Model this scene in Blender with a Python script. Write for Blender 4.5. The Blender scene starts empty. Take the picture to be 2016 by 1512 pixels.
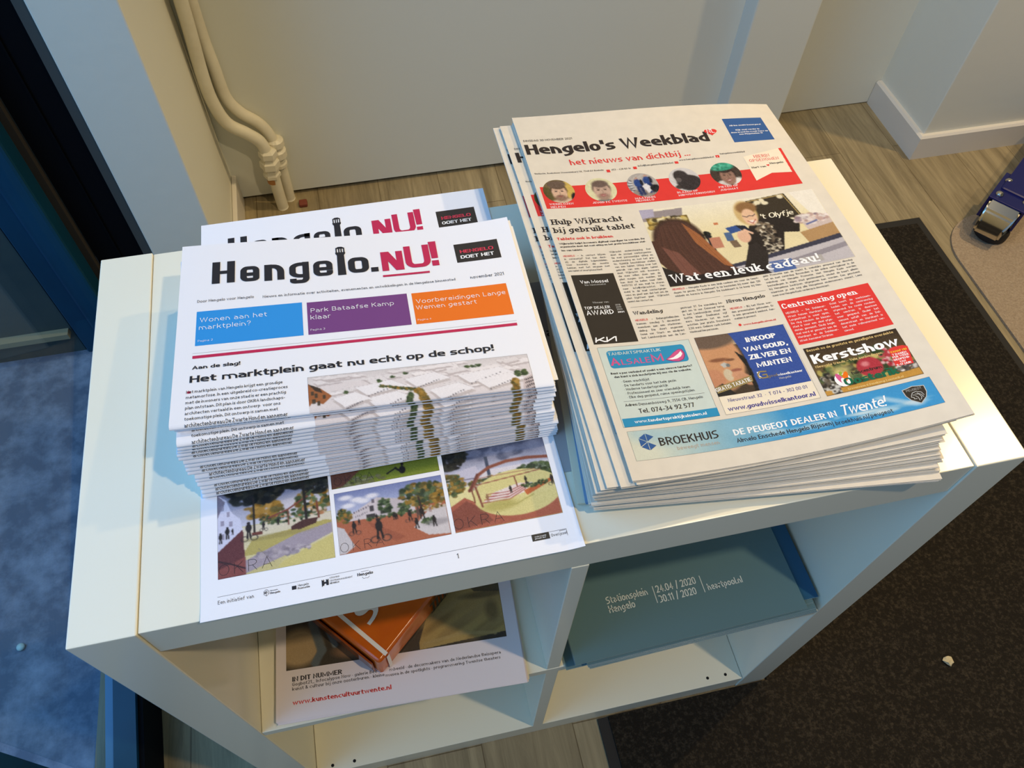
import bpy, bmesh, math, random
import numpy as np
from mathutils import Vector, Matrix
from mathutils.geometry import tessellate_polygon
PI = math.pi
SC = bpy.context.scene
COL = SC.collection

# ------------------------------------------------------------------ camera
cd = bpy.data.cameras.new('camera'); cam = bpy.data.objects.new('camera', cd); COL.objects.link(cam)
cam.location = (.2698, -.2193, 1.3788); cam.rotation_euler = (.5919, -.0161, -.2126)
cd.sensor_width = 36; cd.lens = 36*1546.1/2016; cd.shift_x = .0086; cd.shift_y = -.00167; cd.clip_start = .02
SC.camera = cam
# ------------------------------------------------------------------ view + world (daylight from the street on the left, dim shop to the right)
vs = SC.view_settings; vs.view_transform = 'Standard'; vs.look = 'None'; vs.gamma = 1; vs.exposure = .12; vs.use_curve_mapping = False
W = bpy.data.worlds.new('world'); SC.world = W; W.use_nodes = True
nt = W.node_tree; bg = nt.nodes['Background']
tc = nt.nodes.new('ShaderNodeTexCoord'); sp = nt.nodes.new('ShaderNodeSeparateXYZ'); rp = nt.nodes.new('ShaderNodeValToRGB')
mr = nt.nodes.new('ShaderNodeMapRange'); mr.inputs[1].default_value = -1; mr.inputs[2].default_value = 1
nt.links.new(tc.outputs['Generated'], sp.inputs[0]); nt.links.new(sp.outputs[0], mr.inputs[0]); nt.links.new(mr.outputs[0], rp.inputs[0])
e = rp.color_ramp.elements
e[0].position = .27; e[0].color = (.18, .38, .70, 1); e[1].position = .47; e[1].color = (.098, .098, .082, 1)
nt.links.new(rp.outputs[0], bg.inputs[0]); bg.inputs[1].default_value = 1.0
# ------------------------------------------------------------------ lights: warm ceiling spots in a grid, daylight through the shop window
def spot(loc, power, col=(1, .80, .50), rad=.035, angle=120, blend=.6):
    l = bpy.data.lights.new('ceiling_spot', 'SPOT'); l.energy = power; l.color = col; l.shadow_soft_size = rad; l.spot_size = math.radians(angle); l.spot_blend = blend
    o = bpy.data.objects.new('ceiling_spot', l); COL.objects.link(o); o.location = loc; return o
spot((1.05, .85, 2.7), 42, (1, .77, .46))
spot((1.20, -.55, 2.7), 64, (1, .78, .50))
spot((2.30, .75, 2.7), 100, (1, .73, .38))
al = bpy.data.lights.new('window_daylight', 'AREA'); al.energy = 21; al.color = (.22, .53, 1); al.shape = 'RECTANGLE'; al.size = 1.5; al.size_y = 1.5
ao = bpy.data.objects.new('window_daylight', al); COL.objects.link(ao); ao.location = (-.75, .20, 1.60); ao.rotation_euler = (0, math.radians(-62), 0)
# ------------------------------------------------------------------ helpers
def lin(c):
    return tuple(((v/255)/12.92 if v/255 <= .04045 else ((v/255+.055)/1.055)**2.4) for v in c)
def tag(o, label=None, cat=None, group=None, kind=None):
    if label: o['label'] = label
    if cat: o['category'] = cat
    if group: o['group'] = group
    if kind: o['kind'] = kind
    return o
def empty(name, loc=(0, 0, 0), rz=0, label=None, cat=None, group=None):
    o = bpy.data.objects.new(name, None); COL.objects.link(o); o.location = loc; o.rotation_euler = (0, 0, rz); o.empty_display_size = .02
    return tag(o, label, cat, group)
class MB:
    """collects geometry; build() links it as one mesh object"""
    def __init__(s): s.v = []; s.f = []; s.m = []; s.c = []
    def add(s, v, f, mi=0, c=(1, 1, 1)):
        n = len(s.v); s.v += [tuple(p) for p in v]; s.f += [tuple(i+n for i in q) for q in f]; s.m += [mi]*len(f); s.c += [c]*len(v)
    def box(s, a, b, mi=0, M=None, bev=0):
        bm = bmesh.new(); bmesh.ops.create_cube(bm, size=1)
        for v in bm.verts: v.co = Vector([(a[i]+b[i])/2+v.co[i]*(b[i]-a[i]) for i in range(3)])
        if bev: bmesh.ops.bevel(bm, geom=bm.edges[:], offset=bev, segments=2, affect='EDGES', profile=.6)
        s.bm(bm, mi, M)
    def bm(s, bm, mi=0, M=None):
        bm.verts.ensure_lookup_table(); bm.verts.index_update()
        s.add([(M @ v.co if M else v.co) for v in bm.verts], [[v.index for v in f.verts] for f in bm.faces], mi); bm.free()
    def lathe(s, prof, n=24, M=None, mi=0, close=True):
        v = []; f = []
        for r, z in prof:
            for k in range(n): a = 2*PI*k/n; v.append(Vector((r*math.cos(a), r*math.sin(a), z)))
        for j in range(len(prof)-1):
            for k in range(n): f.append((j*n+k, j*n+(k+1) % n, (j+1)*n+(k+1) % n, (j+1)*n+k))
        if close: f.append(tuple(range(n))[::-1]); f.append(tuple((len(prof)-1)*n+k for k in range(n)))
        s.add([M @ p if M else p for p in v], f, mi)
    def tube(s, pts, r, n=12, mi=0, sub=6):
        P = [Vector(p) for p in pts]
        if sub:
            Q = []
            for i in range(len(P)-1):
                p0 = P[max(i-1, 0)]; p1 = P[i]; p2 = P[i+1]; p3 = P[min(i+2, len(P)-1)]
                for k in range(sub):
                    t = k/sub; Q.append(.5*((2*p1)+(p2-p0)*t+(2*p0-5*p1+4*p2-p3)*t*t+(3*p1-p0-3*p2+p3)*t**3))
            P = Q+[P[-1]]
        v = []; f = []; up = Vector((0, 1, 0))
        for i, p in enumerate(P):
            d = (P[min(i+1, len(P)-1)]-P[max(i-1, 0)]).normalized(); a = d.cross(up)
            if a.length < 1e-4: a = d.cross(Vector((1, 0, 0)))
            a.normalize(); b = d.cross(a)
            for k in range(n): t = 2*PI*k/n; v.append(p+(a*math.cos(t)+b*math.sin(t))*r)
        for i in range(len(P)-1):
            for k in range(n): f.append((i*n+k, i*n+(k+1) % n, (i+1)*n+(k+1) % n, (i+1)*n+k))
        f.append(tuple(range(n))); f.append(tuple((len(P)-1)*n+k for k in range(n))[::-1]); s.add(v, f, mi)
    def build(s, name, mats, parent=None, smooth=0, col=False, M=None):
        me = bpy.data.meshes.new(name); me.from_pydata([(M @ Vector(p)) if M else p for p in s.v], [], s.f)
        mats = mats if isinstance(mats, (list, tuple)) else [mats]
        for m in mats: me.materials.append(m)
        if len(mats) > 1: me.polygons.foreach_set('material_index', s.m)
        if col:
            at = me.color_attributes.new('ink', 'FLOAT_COLOR', 'POINT'); a = np.ones((len(s.v), 4), np.float32); a[:, :3] = np.array(s.c, np.float32); at.data.foreach_set('color', a.ravel())
        if smooth:
            me.polygons.foreach_set('use_smooth', [True]*len(me.polygons))
            if smooth < 3: me.set_sharp_from_angle(angle=smooth)
        me.update(); o = bpy.data.objects.new(name, me); COL.objects.link(o)
        if parent: o.parent = parent
        return o
# ------------------------------------------------------------------ materials
def mat(name, base, rough=.5, metal=0, spec=.5, noise=None, bump=None):
    """noise = (scale xyz, colour b, low, high); bump = (scale, strength)"""
    m = bpy.data.materials.new(name); m.use_nodes = True; t = m.node_tree; p = t.nodes['Principled BSDF']; L = t.links.new
    p.inputs['Base Color'].default_value = (*lin(base), 1); p.inputs['Roughness'].default_value = rough; p.inputs['Metallic'].default_value = metal; p.inputs['Specular IOR Level'].default_value = spec
    if noise or bump: tc = t.nodes.new('ShaderNodeTexCoord')
    if noise:
        mp = t.nodes.new('ShaderNodeMapping'); L(tc.outputs['Object'], mp.inputs[0]); mp.inputs['Scale'].default_value = noise[0]
        n = t.nodes.new('ShaderNodeTexNoise'); n.inputs['Scale'].default_value = 1; n.inputs['Detail'].default_value = 6; n.inputs['Roughness'].default_value = .65; L(mp.outputs[0], n.inputs[0])
        r = t.nodes.new('ShaderNodeValToRGB'); r.color_ramp.elements[0].position = noise[2]; r.color_ramp.elements[1].position = noise[3]
        r.color_ramp.elements[0].color = (*lin(base), 1); r.color_ramp.elements[1].color = (*lin(noise[1]), 1); L(n.outputs[0], r.inputs[0]); L(r.outputs[0], p.inputs['Base Color'])
    if bump:
        n = t.nodes.new('ShaderNodeTexNoise'); n.inputs['Scale'].default_value = bump[0]; n.inputs['Detail'].default_value = 4; L(tc.outputs['Object'], n.inputs[0])
        b = t.nodes.new('ShaderNodeBump'); b.inputs['Strength'].default_value = bump[1]; b.inputs['Distance'].default_value = .004; L(n.outputs[0], b.inputs['Height']); L(b.outputs[0], p.inputs['Normal'])
    return m
def paper_mat(name, rough, grain=0, spec=.3):
    m = bpy.data.materials.new(name); m.use_nodes = True; t = m.node_tree; p = t.nodes['Principled BSDF']; L = t.links.new
    a = t.nodes.new('ShaderNodeVertexColor'); a.layer_name = 'ink'; p.inputs['Roughness'].default_value = rough; p.inputs['Specular IOR Level'].default_value = spec
    if grain:
        tc = t.nodes.new('ShaderNodeTexCoord'); n = t.nodes.new('ShaderNodeTexNoise'); n.inputs['Scale'].default_value = 90; n.inputs['Detail'].default_value = 5; L(tc.outputs['Object'], n.inputs[0])
        mr = t.nodes.new('ShaderNodeMapRange'); mr.inputs[1].default_value = .3; mr.inputs[2].default_value = .7; mr.inputs[3].default_value = 1-grain; mr.inputs[4].default_value = 1; L(n.outputs[0], mr.inputs[0])
        x = t.nodes.new('ShaderNodeMix'); x.data_type = 'RGBA'; x.blend_type = 'MULTIPLY'; x.inputs[0].default_value = 1; L(a.outputs[0], x.inputs[6]); L(mr.outputs[0], x.inputs[7]); L(x.outputs[2], p.inputs['Base Color'])
    else: L(a.outputs[0], p.inputs['Base Color'])
    return m
M_white = paper_mat('white_paper', .55); M_news = paper_mat('newsprint', .8, .06, .15); M_gloss = paper_mat('coated_paper', .3, 0, .5)
M_foil = mat('white_foil', (240, 235, 212), .2, 0, .4)
M_dark = mat('hole_dark', (12, 11, 10), .9)
# ------------------------------------------------------------------ lettering: a monoline alphabet of stroked skeletons
# token x,y : x 0..1 of the letter width, y in tenths of the cap height, * = rounded corner, z = closed
GL = {
'a': (.42, '.08,7 1,7* 1,0;1,4 0,4* 0,0* 1,0'), 'b': (.45, '0,10 0,0;0,7 1,7* 1,0* 0,0'), 'c': (.4, '1,7 0,7* 0,0* 1,0'), 'd': (.45, '1,10 1,0;1,7 0,7* 0,0* 1,0'),
'e': (.44, '0,3.6 1,3.6 1,7* 0,7* 0,0* .95,0'), 'f': (.3, '1,10 .35,10* .35,0;0,7 .95,7'), 'g': (.45, '1,7 1,-3* .05,-3;1,7 0,7* 0,0* 1,0'), 'h': (.43, '0,10 0,0;0,7 1,7* 1,0'),
'i': (0, '0,7 0,0;0,10.3 0,10.4'), 'j': (.16, '1,7 1,-3* 0,-3;1,10.3 1,10.4'), 'k': (.42, '0,10 0,0;.95,7 .06,3.2;.36,4.3 1,0'), 'l': (0, '0,10 0,0'),
'm': (.82, '0,7 0,0;0,7 .5,7* .5,0;.5,7 1,7* 1,0'), 'n': (.43, '0,7 0,0;0,7 1,7* 1,0'), 'o': (.46, '.5,7 1,7* 1,0* 0,0* 0,7* .5,7'), 'p': (.45, '0,7 0,-3;0,7 1,7* 1,0* 0,0'),
'q': (.45, '1,7 1,-3;1,7 0,7* 0,0* 1,0'), 'r': (.24, '0,7 0,0;0,4.6 0,7* 1,7'), 's': (.36, '.95,7 0,7* 0,3.5* 1,3.5* 1,0* .02,0'), 't': (.28, '.32,9.2 .32,0* 1,0;0,7 1,7'),
'u': (.43, '0,7 0,0* 1,0;1,7 1,0'), 'v': (.44, '0,7 .5,0 1,7'), 'w': (.7, '0,7 .25,0 .5,7 .75,0 1,7'), 'x': (.42, '0,7 1,0;0,0 1,7'), 'y': (.44, '0,7 .52,0;1,7 .32,-3'), 'z': (.4, '0,7 1,7 0,0 1,0'),
'A': (.6, '0,0 .5,10 1,0;.2,3.2 .8,3.2'), 'B': (.48, '0,0 0,10;0,10 .9,10* .9,5.4* 0,5.4;0,5.4 1,5.4* 1,0* 0,0'), 'C': (.52, '1,8.4 1,10* 0,10* 0,0* 1,0* 1,1.6'), 'D': (.55, '0,10 0,0;0,10 1,10* 1,0* 0,0'),
'E': (.42, '1,10 0,10 0,0 1,0;0,5.2 .9,5.2'), 'F': (.4, '1,10 0,10 0,0;0,5.2 .9,5.2'), 'G': (.56, '1,8.4 1,10* 0,10* 0,0* 1,0* 1,4.6 .55,4.6'), 'H': (.54, '0,0 0,10;1,0 1,10;0,5.2 1,5.2'),
'I': (0, '0,0 0,10'), 'J': (.36, '1,10 1,0* 0,0* 0,2'), 'K': (.52, '0,0 0,10;.95,10 .06,4.4;.34,5.9 1,0'), 'L': (.4, '0,10 0,0 1,0'), 'M': (.7, '0,0 0,10 .5,1.5 1,10 1,0'), 'N': (.56, '0,0 0,10 1,0 1,10'),
'O': (.6, '.5,10 1,10* 1,0* 0,0* 0,10* .5,10'), 'P': (.46, '0,0 0,10;0,10 1,10* 1,4.6* 0,4.6'), 'Q': (.6, '.5,10 1,10* 1,0* 0,0* 0,10* .5,10;.6,2 1,-.8'), 'R': (.5, '0,0 0,10;0,10 1,10* 1,4.8* 0,4.8;.5,4.8 1,0'),
'S': (.48, '.95,10 0,10* 0,5.1* 1,5.1* 1,0* .02,0'), 'T': (.5, '0,10 1,10;.5,10 .5,0'), 'U': (.53, '0,10 0,0* 1,0* 1,10'), 'V': (.56, '0,10 .5,0 1,10'), 'W': (.86, '0,10 .25,0 .5,10 .75,0 1,10'), 'X': (.52, '0,10 1,0;0,0 1,10'),
'Y': (.52, '0,10 .5,5 1,10;.5,5 .5,0'), 'Z': (.5, '0,10 1,10 0,0 1,0'),
'0': (.45, '.5,10 1,10* 1,0* 0,0* 0,10* .5,10'), '1': (.2, '0,8.2 1,10 1,0'), '2': (.42, '0,8.6 0,10* 1,10* 1,5* 0,0 1,0'), '3': (.42, '.05,10 1,10* 1,5.2* .3,5.2;.3,5.2 1,5.2* 1,0* 0,0'), '4': (.46, '.7,0 .7,10 0,3 1,3'),
'5': (.42, '.95,10 .08,10 .05,5.8 1,5.8* 1,0* 0,0'), '6': (.44, '.9,10 0,10* 0,0* 1,0* 1,5.6* 0,5.6'), '7': (.42, '0,10 1,10 .35,0'), '8': (.44, '.5,10 1,10* 1,5.4* 0,5.4* 0,10* .5,10;.5,5.4 1,5.4* 1,0* 0,0* 0,5.4* .5,5.4'), '9': (.44, '.1,0 1,0* 1,10* 0,10* 0,4.4* 1,4.4'),
'.': (0, '0,.0 0,.05'), ',': (.06, '1,.3 0,-1.6'), ':': (0, '0,0 0,.05;0,5 0,5.05'), '!': (0, '0,10 0,4.6;0,0 0,.05'), '?': (.38, '0,8.6 0,10* 1,10* 1,6* .5,4.6 .5,3.9;.5,0 .5,.05'), "'": (0, '0,10 0,7.6'), '-': (.24, '0,3.6 1,3.6'), '–': (.45, '0,3.6 1,3.6'),
'/': (.3, '0,-1 1,11'), '|': (0, '0,-2 0,11'), '_': (.5, '0,-1 1,-1'), '•': (0, '0,4 0,4.1'), '@': (.75, '.75,2 .75,7* .25,7* .25,2* 1,2* 1,10* 0,10* 0,-2* .9,-2'), '&': (.52, '1,4 .5,0* 0,0* 0,4.5* .7,7.5* .5,10* .15,10* .2,7 1,0'), '…': (.8, '0,0 0,.05;.5,0 .5,.05;1,0 1,.05'),
}
# style: weight, roundness 0..1, slab serif, width factor, letter gap
ST = {'reg': (.115, 1, 0, .95, .13), 'med': (.155, 1, 0, .95, .11), 'bold': (.22, 1, 0, 1.0, .08), 'blk': (.29, 1, 0, 1.08, .05), 'head': (.28, 1, 0, 1.1, .06), 'thin': (.035, 1, 0, 1.35, .42), 'sq': (.095, .85, 0, 1.3, .2), 'sqb': (.29, .66, 0, 1.5, .1),
      'ser': (.12, 1, 1, .92, .18), 'serb': (.19, 1, 1, .95, .15), 'scr': (.13, 1, 0, .9, .02), 'ext': (.3, .6, 0, 1.5, .12)}
_pc = {}
def skel(ch):
    if ch not in _pc:
        w, s = GL.get(ch, GL['-']); out = []
        for st in s.split(';'):
            pts = []
            for tk in st.split():
                r = tk.endswith('*'); x, y = tk.rstrip('*').split(','); pts.append((float(x), float(y)/10, r))
            out.append(pts)
        _pc[ch] = (w, out)
    return _pc[ch]
def rounded(P, R, k, seg):
    """P list of (x,y,flag); corner radii follow the shorter leg times k"""
    n = len(P); out = []
    for i, (x, y, r) in enumerate(P):
        if not r or i in (0, n-1): out.append((x, y)); continue
        a = P[i-1]; b = P[i+1]; la = math.hypot(a[0]-x, a[1]-y)*(1 if i == 1 or not a[2] else .5); lb = math.hypot(b[0]-x, b[1]-y)*(1 if i == n-2 or not b[2] else .5)
        la *= k; lb *= k; m = min(la, lb)*1.0; la = min(la, m*1.5); lb = min(lb, m*1.5)
        if m < 1e-6: out.append((x, y)); continue
        da = ((a[0]-x), (a[1]-y)); db = ((b[0]-x), (b[1]-y)); na = math.hypot(*da); nb = math.hypot(*db)
        p0 = (x+da[0]/na*la, y+da[1]/na*la); p3 = (x+db[0]/nb*lb, y+db[1]/nb*lb)
        for q in range(seg+1):
            t = q/seg*PI/2; c = 1-math.sin(t); d = 1-math.cos(t)
            out.append((x+(p0[0]-x)*c+(p3[0]-x)*d, y+(p0[1]-y)*c+(p3[1]-y)*d))
    q = [out[0]]
    for p in out[1:]:
        if math.hypot(p[0]-q[-1][0], p[1]-q[-1][1]) > 1e-5: q.append(p)
    return q
def stroke(P, w, cap=True):
    """thick polyline -> verts, quads"""
    n = len(P)
    if n < 2: return [], []
    h = w/2; V = []; F = []; closed = math.hypot(P[0][0]-P[-1][0], P[0][1]-P[-1][1]) < 1e-4
    D = []
    for i in range(n-1):
        dx = P[i+1][0]-P[i][0]; dy = P[i+1][1]-P[i][1]; l = math.hypot(dx, dy) or 1; D.append((dx/l, dy/l))
    for i in range(n):
        a = D[i-1] if i > 0 else (D[-1] if closed else D[0]); b = D[i] if i < n-1 else (D[0] if closed else D[-1])
        nx = -(a[1]+b[1]); ny = a[0]+b[0]; l = math.hypot(nx, ny)
        if l < .35: nx, ny, l = -b[1], b[0], 1
        nx /= l; ny /= l; k = h/max(.45, (-a[1]*nx+a[0]*ny)); x, y = P[i]
        if cap and not closed:
            if i == 0: x -= b[0]*h; y -= b[1]*h
            if i == n-1: x += a[0]*h; y += a[1]*h
        V += [(x+nx*k, y+ny*k), (x-nx*k, y-ny*k)]
    for i in range(n-1): F.append((2*i, 2*i+1, 2*i+3, 2*i+2))
    return V, F
def glyph(ch, sty, seg):
    """verts (cap height 1, x from 0), faces, advance"""
    wt, rd, ser, wf, gap = sty; w, S = skel(ch)
    if ch in 'WMwm' and wt > .15: wf *= 1.2; wt *= .84
    W_ = w*wf; V = []; F = []; h = wt/2; hw = min(wt, .075+.32*wt); cy = hw/wt; hy = hw/2
    def my(y): return y+hy*(1-2*min(max(y, 0), 1)) if ch.isupper() or ch.isdigit() else (y+hy*(1-2*y/.7) if 0 <= y <= .7 else (y-hy if y > .7 else y+hy))
    for st in S:
        P = [(h+x*W_, my(y)/cy, r) for x, y, r in st]
        Q = rounded(P, 0, rd, seg); dot = len(st) == 2 and abs(st[0][1]-st[1][1]) < .04 and abs(st[0][0]-st[1][0]) < .01
        v, f = stroke(Q, wt*(1.1 if dot else 1)); n = len(V); V += [(x, y*cy) for x, y in v]; F += [tuple(i+n for i in q) for q in f]
        if ser and not dot:
            for (x, y, r), (x2, y2, _) in ((st[0], st[1]), (st[-1], st[-2])):
                if abs(x-x2)*w < abs(y-y2)*.9 and round(y, 2) in (0, .7, 1, -.3) and ch not in "tfj'!/|,?" :
                    cx = h+x*W_; yy = my(y); lo = -1.15; hi = (.5 if (y in (.7, 1) and ch in 'bhiklmnpruj') else 1.15)
                    t = wt*.3; sy = yy-hy if y <= 0 else yy+hy-2*t; n = len(V)
                    V += [(cx+lo*wt, sy), (cx+hi*wt, sy), (cx+hi*wt, sy+2*t), (cx+lo*wt, sy+2*t)]; F.append((n, n+1, n+2, n+3))
    return V, F, W_+wt+gap
_gc = {}
def gget(ch, st, seg):
    k = (ch, st, seg)
    if k not in _gc: _gc[k] = glyph(ch, ST[st], seg)
    return _gc[k]
SPACE = .36
def natural(s, st): return sum((SPACE*ST[st][3] if c == ' ' else gget(c, st, 2)[2]) for c in s)-ST[st][4]
# ------------------------------------------------------------------ print: flat ink in page millimetres (u right, v down), mapped on a paper surface
PAL = {'k': (40, 40, 46), 'g': (92, 92, 98), 'cyan': (48, 150, 226), 'purple': (120, 68, 130), 'orange': (240, 118, 28), 'w': (250, 250, 250), 'crimson': (196, 42, 84), 'lg': (196, 196, 192), 'dk': (58, 54, 48), 'red': (224, 62, 56),
       'n': (56, 48, 44), 'paper': (242, 230, 206), 'blue': (58, 96, 154), 'olive': (58, 52, 44), 'pale': (206, 218, 210), 'teal': (52, 146, 190), 'pink': (214, 92, 142), 'ind': (84, 76, 146), 'gold': (152, 134, 84), 'cream': (238, 206, 136),
       'yel': (250, 214, 60), 'green': (30, 104, 74), 'tan': (188, 170, 152), 'pg': (226, 232, 226), 'dk3': (50, 46, 44), 'crim2': (214, 60, 84), 'dk2': (50, 46, 48), 'g2': (104, 98, 100)}
def pc(c): return lin(PAL[c]) if isinstance(c, str) else lin(c)
class Print:
    def __init__(s, clip=None): s.V = []; s.F = []; s.C = []; s.L = []; s.clip = clip
    def raw(s, V, F, col, layer):
        n = len(s.V); s.V += V; s.F += [tuple(i+n for i in q) for q in F]; s.L += [layer]*len(V)
        s.C += (list(col) if isinstance(col, list) else [col]*len(V))
    def grid(s, u, v, w, h, nx, ny, cols, layer):
        V = [(u+w*i/nx, v+h*j/ny) for j in range(ny+1) for i in range(nx+1)]
        F = [(j*(nx+1)+i, (j+1)*(nx+1)+i, (j+1)*(nx+1)+i+1, j*(nx+1)+i+1) for j in range(ny) for i in range(nx)]
        s.raw(V, F, cols, layer)
    def rect(s, u, v, w, h, col, layer=1): s.grid(u, v, w, h, max(1, int(w/9)), max(1, int(h/9)), pc(col), layer)
    def image(s, u, v, w, h, name, layer=1, step=.55):
        nx = max(4, int(w/step)); ny = max(4, int(h/step)); A = PIC[name](nx+1, ny+1); A = np.clip(A, 0, 255)/255
        A = np.where(A <= .04045, A/12.92, ((A+.055)/1.055)**2.4)
        s.grid(u, v, w, h, nx, ny, [tuple(p) for p in A.reshape(-1, 3)], layer)
    def disc_image(s, cu, cv, r, name, layer=2):
        N = 72; A = PIC[name](N, N); V = [(cu, cv)]; F = []; R = 16; K = 48
        for j in range(1, R+1):
            for k in range(K): a = 2*PI*k/K; V.append((cu+r*j/R*math.cos(a), cv+r*j/R*math.sin(a)))
        for k in range(K):
            F.append((0, 1+(k+1) % K, 1+k))
            for j in range(R-1): F.append((1+j*K+k, 1+j*K+(k+1) % K, 1+(j+1)*K+(k+1) % K, 1+(j+1)*K+k))
        C = [lin(A[min(N-1, max(0, int((y-cv+r)/(2*r)*(N-1)+.5))), min(N-1, max(0, int((x-cu+r)/(2*r)*(N-1)+.5)))]) for x, y in V]
        s.raw(V, F, C, layer)
    def poly(s, P, col, layer=2):
        T = [tuple(t) for t in tessellate_polygon([[Vector((p[0], p[1], 0)) for p in P]])]; us = [p[0] for p in P]; vs_ = [p[1] for p in P]
        if max(max(us)-min(us), max(vs_)-min(vs_)) < 9: s.raw([tuple(p) for p in P], T, pc(col), layer); return
        bm = bmesh.new(); q = [bm.verts.new((p[0], p[1], 0)) for p in P]
        for t in T:
            try: bm.faces.new([q[k] for k in t])
            except ValueError: pass
        for ax, lo, hi in ((0, min(us), max(us)), (1, min(vs_), max(vs_))):
            k = math.floor(lo/6)*6+6
            while k < hi: bmesh.ops.bisect_plane(bm, geom=bm.verts[:]+bm.edges[:]+bm.faces[:], plane_co=(k, k, 0), plane_no=(1-ax, ax, 0)); k += 6
        bm.verts.index_update(); s.raw([(w.co.x, w.co.y) for w in bm.verts], [tuple(w.index for w in f.verts) for f in bm.faces], pc(col), layer); bm.free()
    def line(s, P, col, w=.25, layer=2):
        Q = [P[0]]
        for a, b in zip(P[:-1], P[1:]):
            m = max(1, int(math.hypot(b[0]-a[0], b[1]-a[1])/10)); Q += [(a[0]+(b[0]-a[0])*k/m, a[1]+(b[1]-a[1])*k/m) for k in range(1, m+1)]
        V, F = stroke(Q, w); s.raw(V, F, pc(col), layer)
    def ell(s, cu, cv, ru, rv, col, layer=2, n=24): s.poly([(cu+ru*math.cos(2*PI*k/n), cv+rv*math.sin(2*PI*k/n)) for k in range(n)], col, layer)
    def text(s, t, u, v, width, st, col, cap=0, layer=3, skew=0, slope=0):
        nat = natural(t, st)
        if cap <= 0: cap = width/nat*(abs(cap) or 1)
        sx = width/nat; x = 0; seg = 5 if cap > 4 else (3 if cap > 2.2 else 2); c = pc(col); rot = (math.cos(slope), math.sin(slope))
        for ch in t:
            if ch == ' ': x += SPACE*ST[st][3]; continue
            V, F, adv = gget(ch, st, seg)
            q = [((x+a)*sx+b*cap*skew, -b*cap) for a, b in V]
            s.raw([(u+a*rot[0]-b*rot[1], v+a*rot[1]+b*rot[0]) for a, b in q], F, c, layer); x += adv
    def column(s, lines, u, w, v0, dv, st, col, just, red, cap):
        cap = cap or dv*.56
        for i, t in enumerate(lines):
            words = t.split(' '); v = v0+i*dv; nat = [natural(x, st)*cap for x in words]; last = i == len(lines)-1 and not t.endswith('-') and natural(t, st)*cap < w*.9
            sp = SPACE*cap*ST[st][3]
            if just and not last and len(words) > 1:
                tot = sum(nat); k = min(1.12, (w-sp*.8*(len(words)-1))/tot); sp = (w-tot*k)/(len(words)-1)
            else: k = min(1, w*1.0/(sum(nat)+sp*(len(words)-1)))
            x = u
            for j, wd in enumerate(words):
                if not wd: x += sp; continue
                s.text(wd, x, v, nat[j]*k, st if not (red and i == 0 and j == 0) else 'med', 'red' if (red and i == 0 and j == 0) else col, cap); x += nat[j]*k+sp
    def to(s, mb, surf, lift=.00007, vmin=None):
        """surf(u_mm, v_mm, lift_m) -> world point"""
        if vmin is None and not s.clip: keep = None
        V = [surf(u, v, lift*l) for (u, v), l in zip(s.V, s.L)]
        n = len(mb.v); mb.v += V; mb.c += s.C
        for f in s.F:
            if s.clip and not any(s.clip(*s.V[i]) for i in f): continue
            mb.f.append(tuple(i+n for i in f)); mb.m.append(0)
def lay(P, L):
    for e in L:
        k = e[0]
        if k == 't':
            slab = e[6]; P.text(e[1], e[2], e[3], e[4], slab, e[7], e[5], skew=.28 if slab == 'scr' else 0)
        elif k == 'c': P.column(e[1], e[2], e[3], e[4], e[5], e[6], e[7], e[8], e[9], e[10])
        elif k == 'r': P.rect(*e[1:5], e[5], 1 if e[3]*e[4] > 900 else 2)
        elif k == 'rb':
            u, v, w, h = e[1:5]; P.rect(u, v, w, h, e[5], .5); P.line([(u, v), (u+w, v), (u+w, v+h), (u, v+h), (u, v)], 'g', .2, 1.5)
        elif k == 'rr':
            u, v, w, h = e[1:5]; r = 3; Q = []
            for cx, cy, a0 in ((u+w-r, v+r, -PI/2), (u+w-r, v+h-r, 0), (u+r, v+h-r, PI/2), (u+r, v+r, PI)): Q += [(cx+r*math.cos(a0+t*PI/10), cy+r*math.sin(a0+t*PI/10)) for t in range(6)]
            P.poly(Q, e[5], 2)
        elif k == 'i':
            if e[6] == 'gift':
                e = (*e[:4], 94.4, *e[5:]); P.text("'t Olyfje", 209, 170.5, 34, 'scr', (238, 230, 206), 6.5, 1.8, .2); P.text('Hier te bestellen!', 195.5, 225.5, 20, 'reg', 'lg', 1.7, 1.8)
            P.image(*e[1:5], e[6], 1); u, v, w, h = e[1:5]; P.line([(u, v), (u+w, v), (u+w, v+h), (u, v+h), (u, v)], 'g', .15, 1.6) if e[6] not in ('gift', 'gold', 'painting') else None
        elif k == 'circ': P.disc_image(e[1]+e[3]/2, e[2]+e[4]/2, e[3]/2, e[6]); 
        elif k == 'p': P.poly(e[1], e[2], 2.3)
        elif k == 'l': P.line(e[1], e[2], .25 if e[2] != 'pg' else .9)
        elif k == 'rt':
            (a, b), (c, d) = e[1]; P.text(e[2], a, b, math.hypot(c-a, d-b), 'med', 'w', 0, 3, 0, math.atan2(d-b, c-a))
        elif k == 'disc': P.ell(e[1]+e[3]/2, e[2]+e[4]/2, e[3]/2, e[3]/2, e[5])
        elif k in MARK: MARK[k](P, e[1], e[2], e[3], e[4], e)
def m_heart(P, u, v, w, h, e):
    Q = []
    for i in range(40):
        t = 2*PI*i/40; x = 16*math.sin(t)**3; y = 13*math.cos(t)-5*math.cos(2*t)-2*math.cos(3*t)-math.cos(4*t); Q.append((u+w/2+x/32*w, v+h*.45-y/29*h))
    P.poly(Q, 'red', 3.2 if w < 6 else 2.9) if w < 6 else (P.poly(Q, 'red', 3.3), None)
    if w > 6: P.text('NL', u+w*.2, v+h*.62, w*.58, 'ser', 'w', 0, 4)
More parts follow.
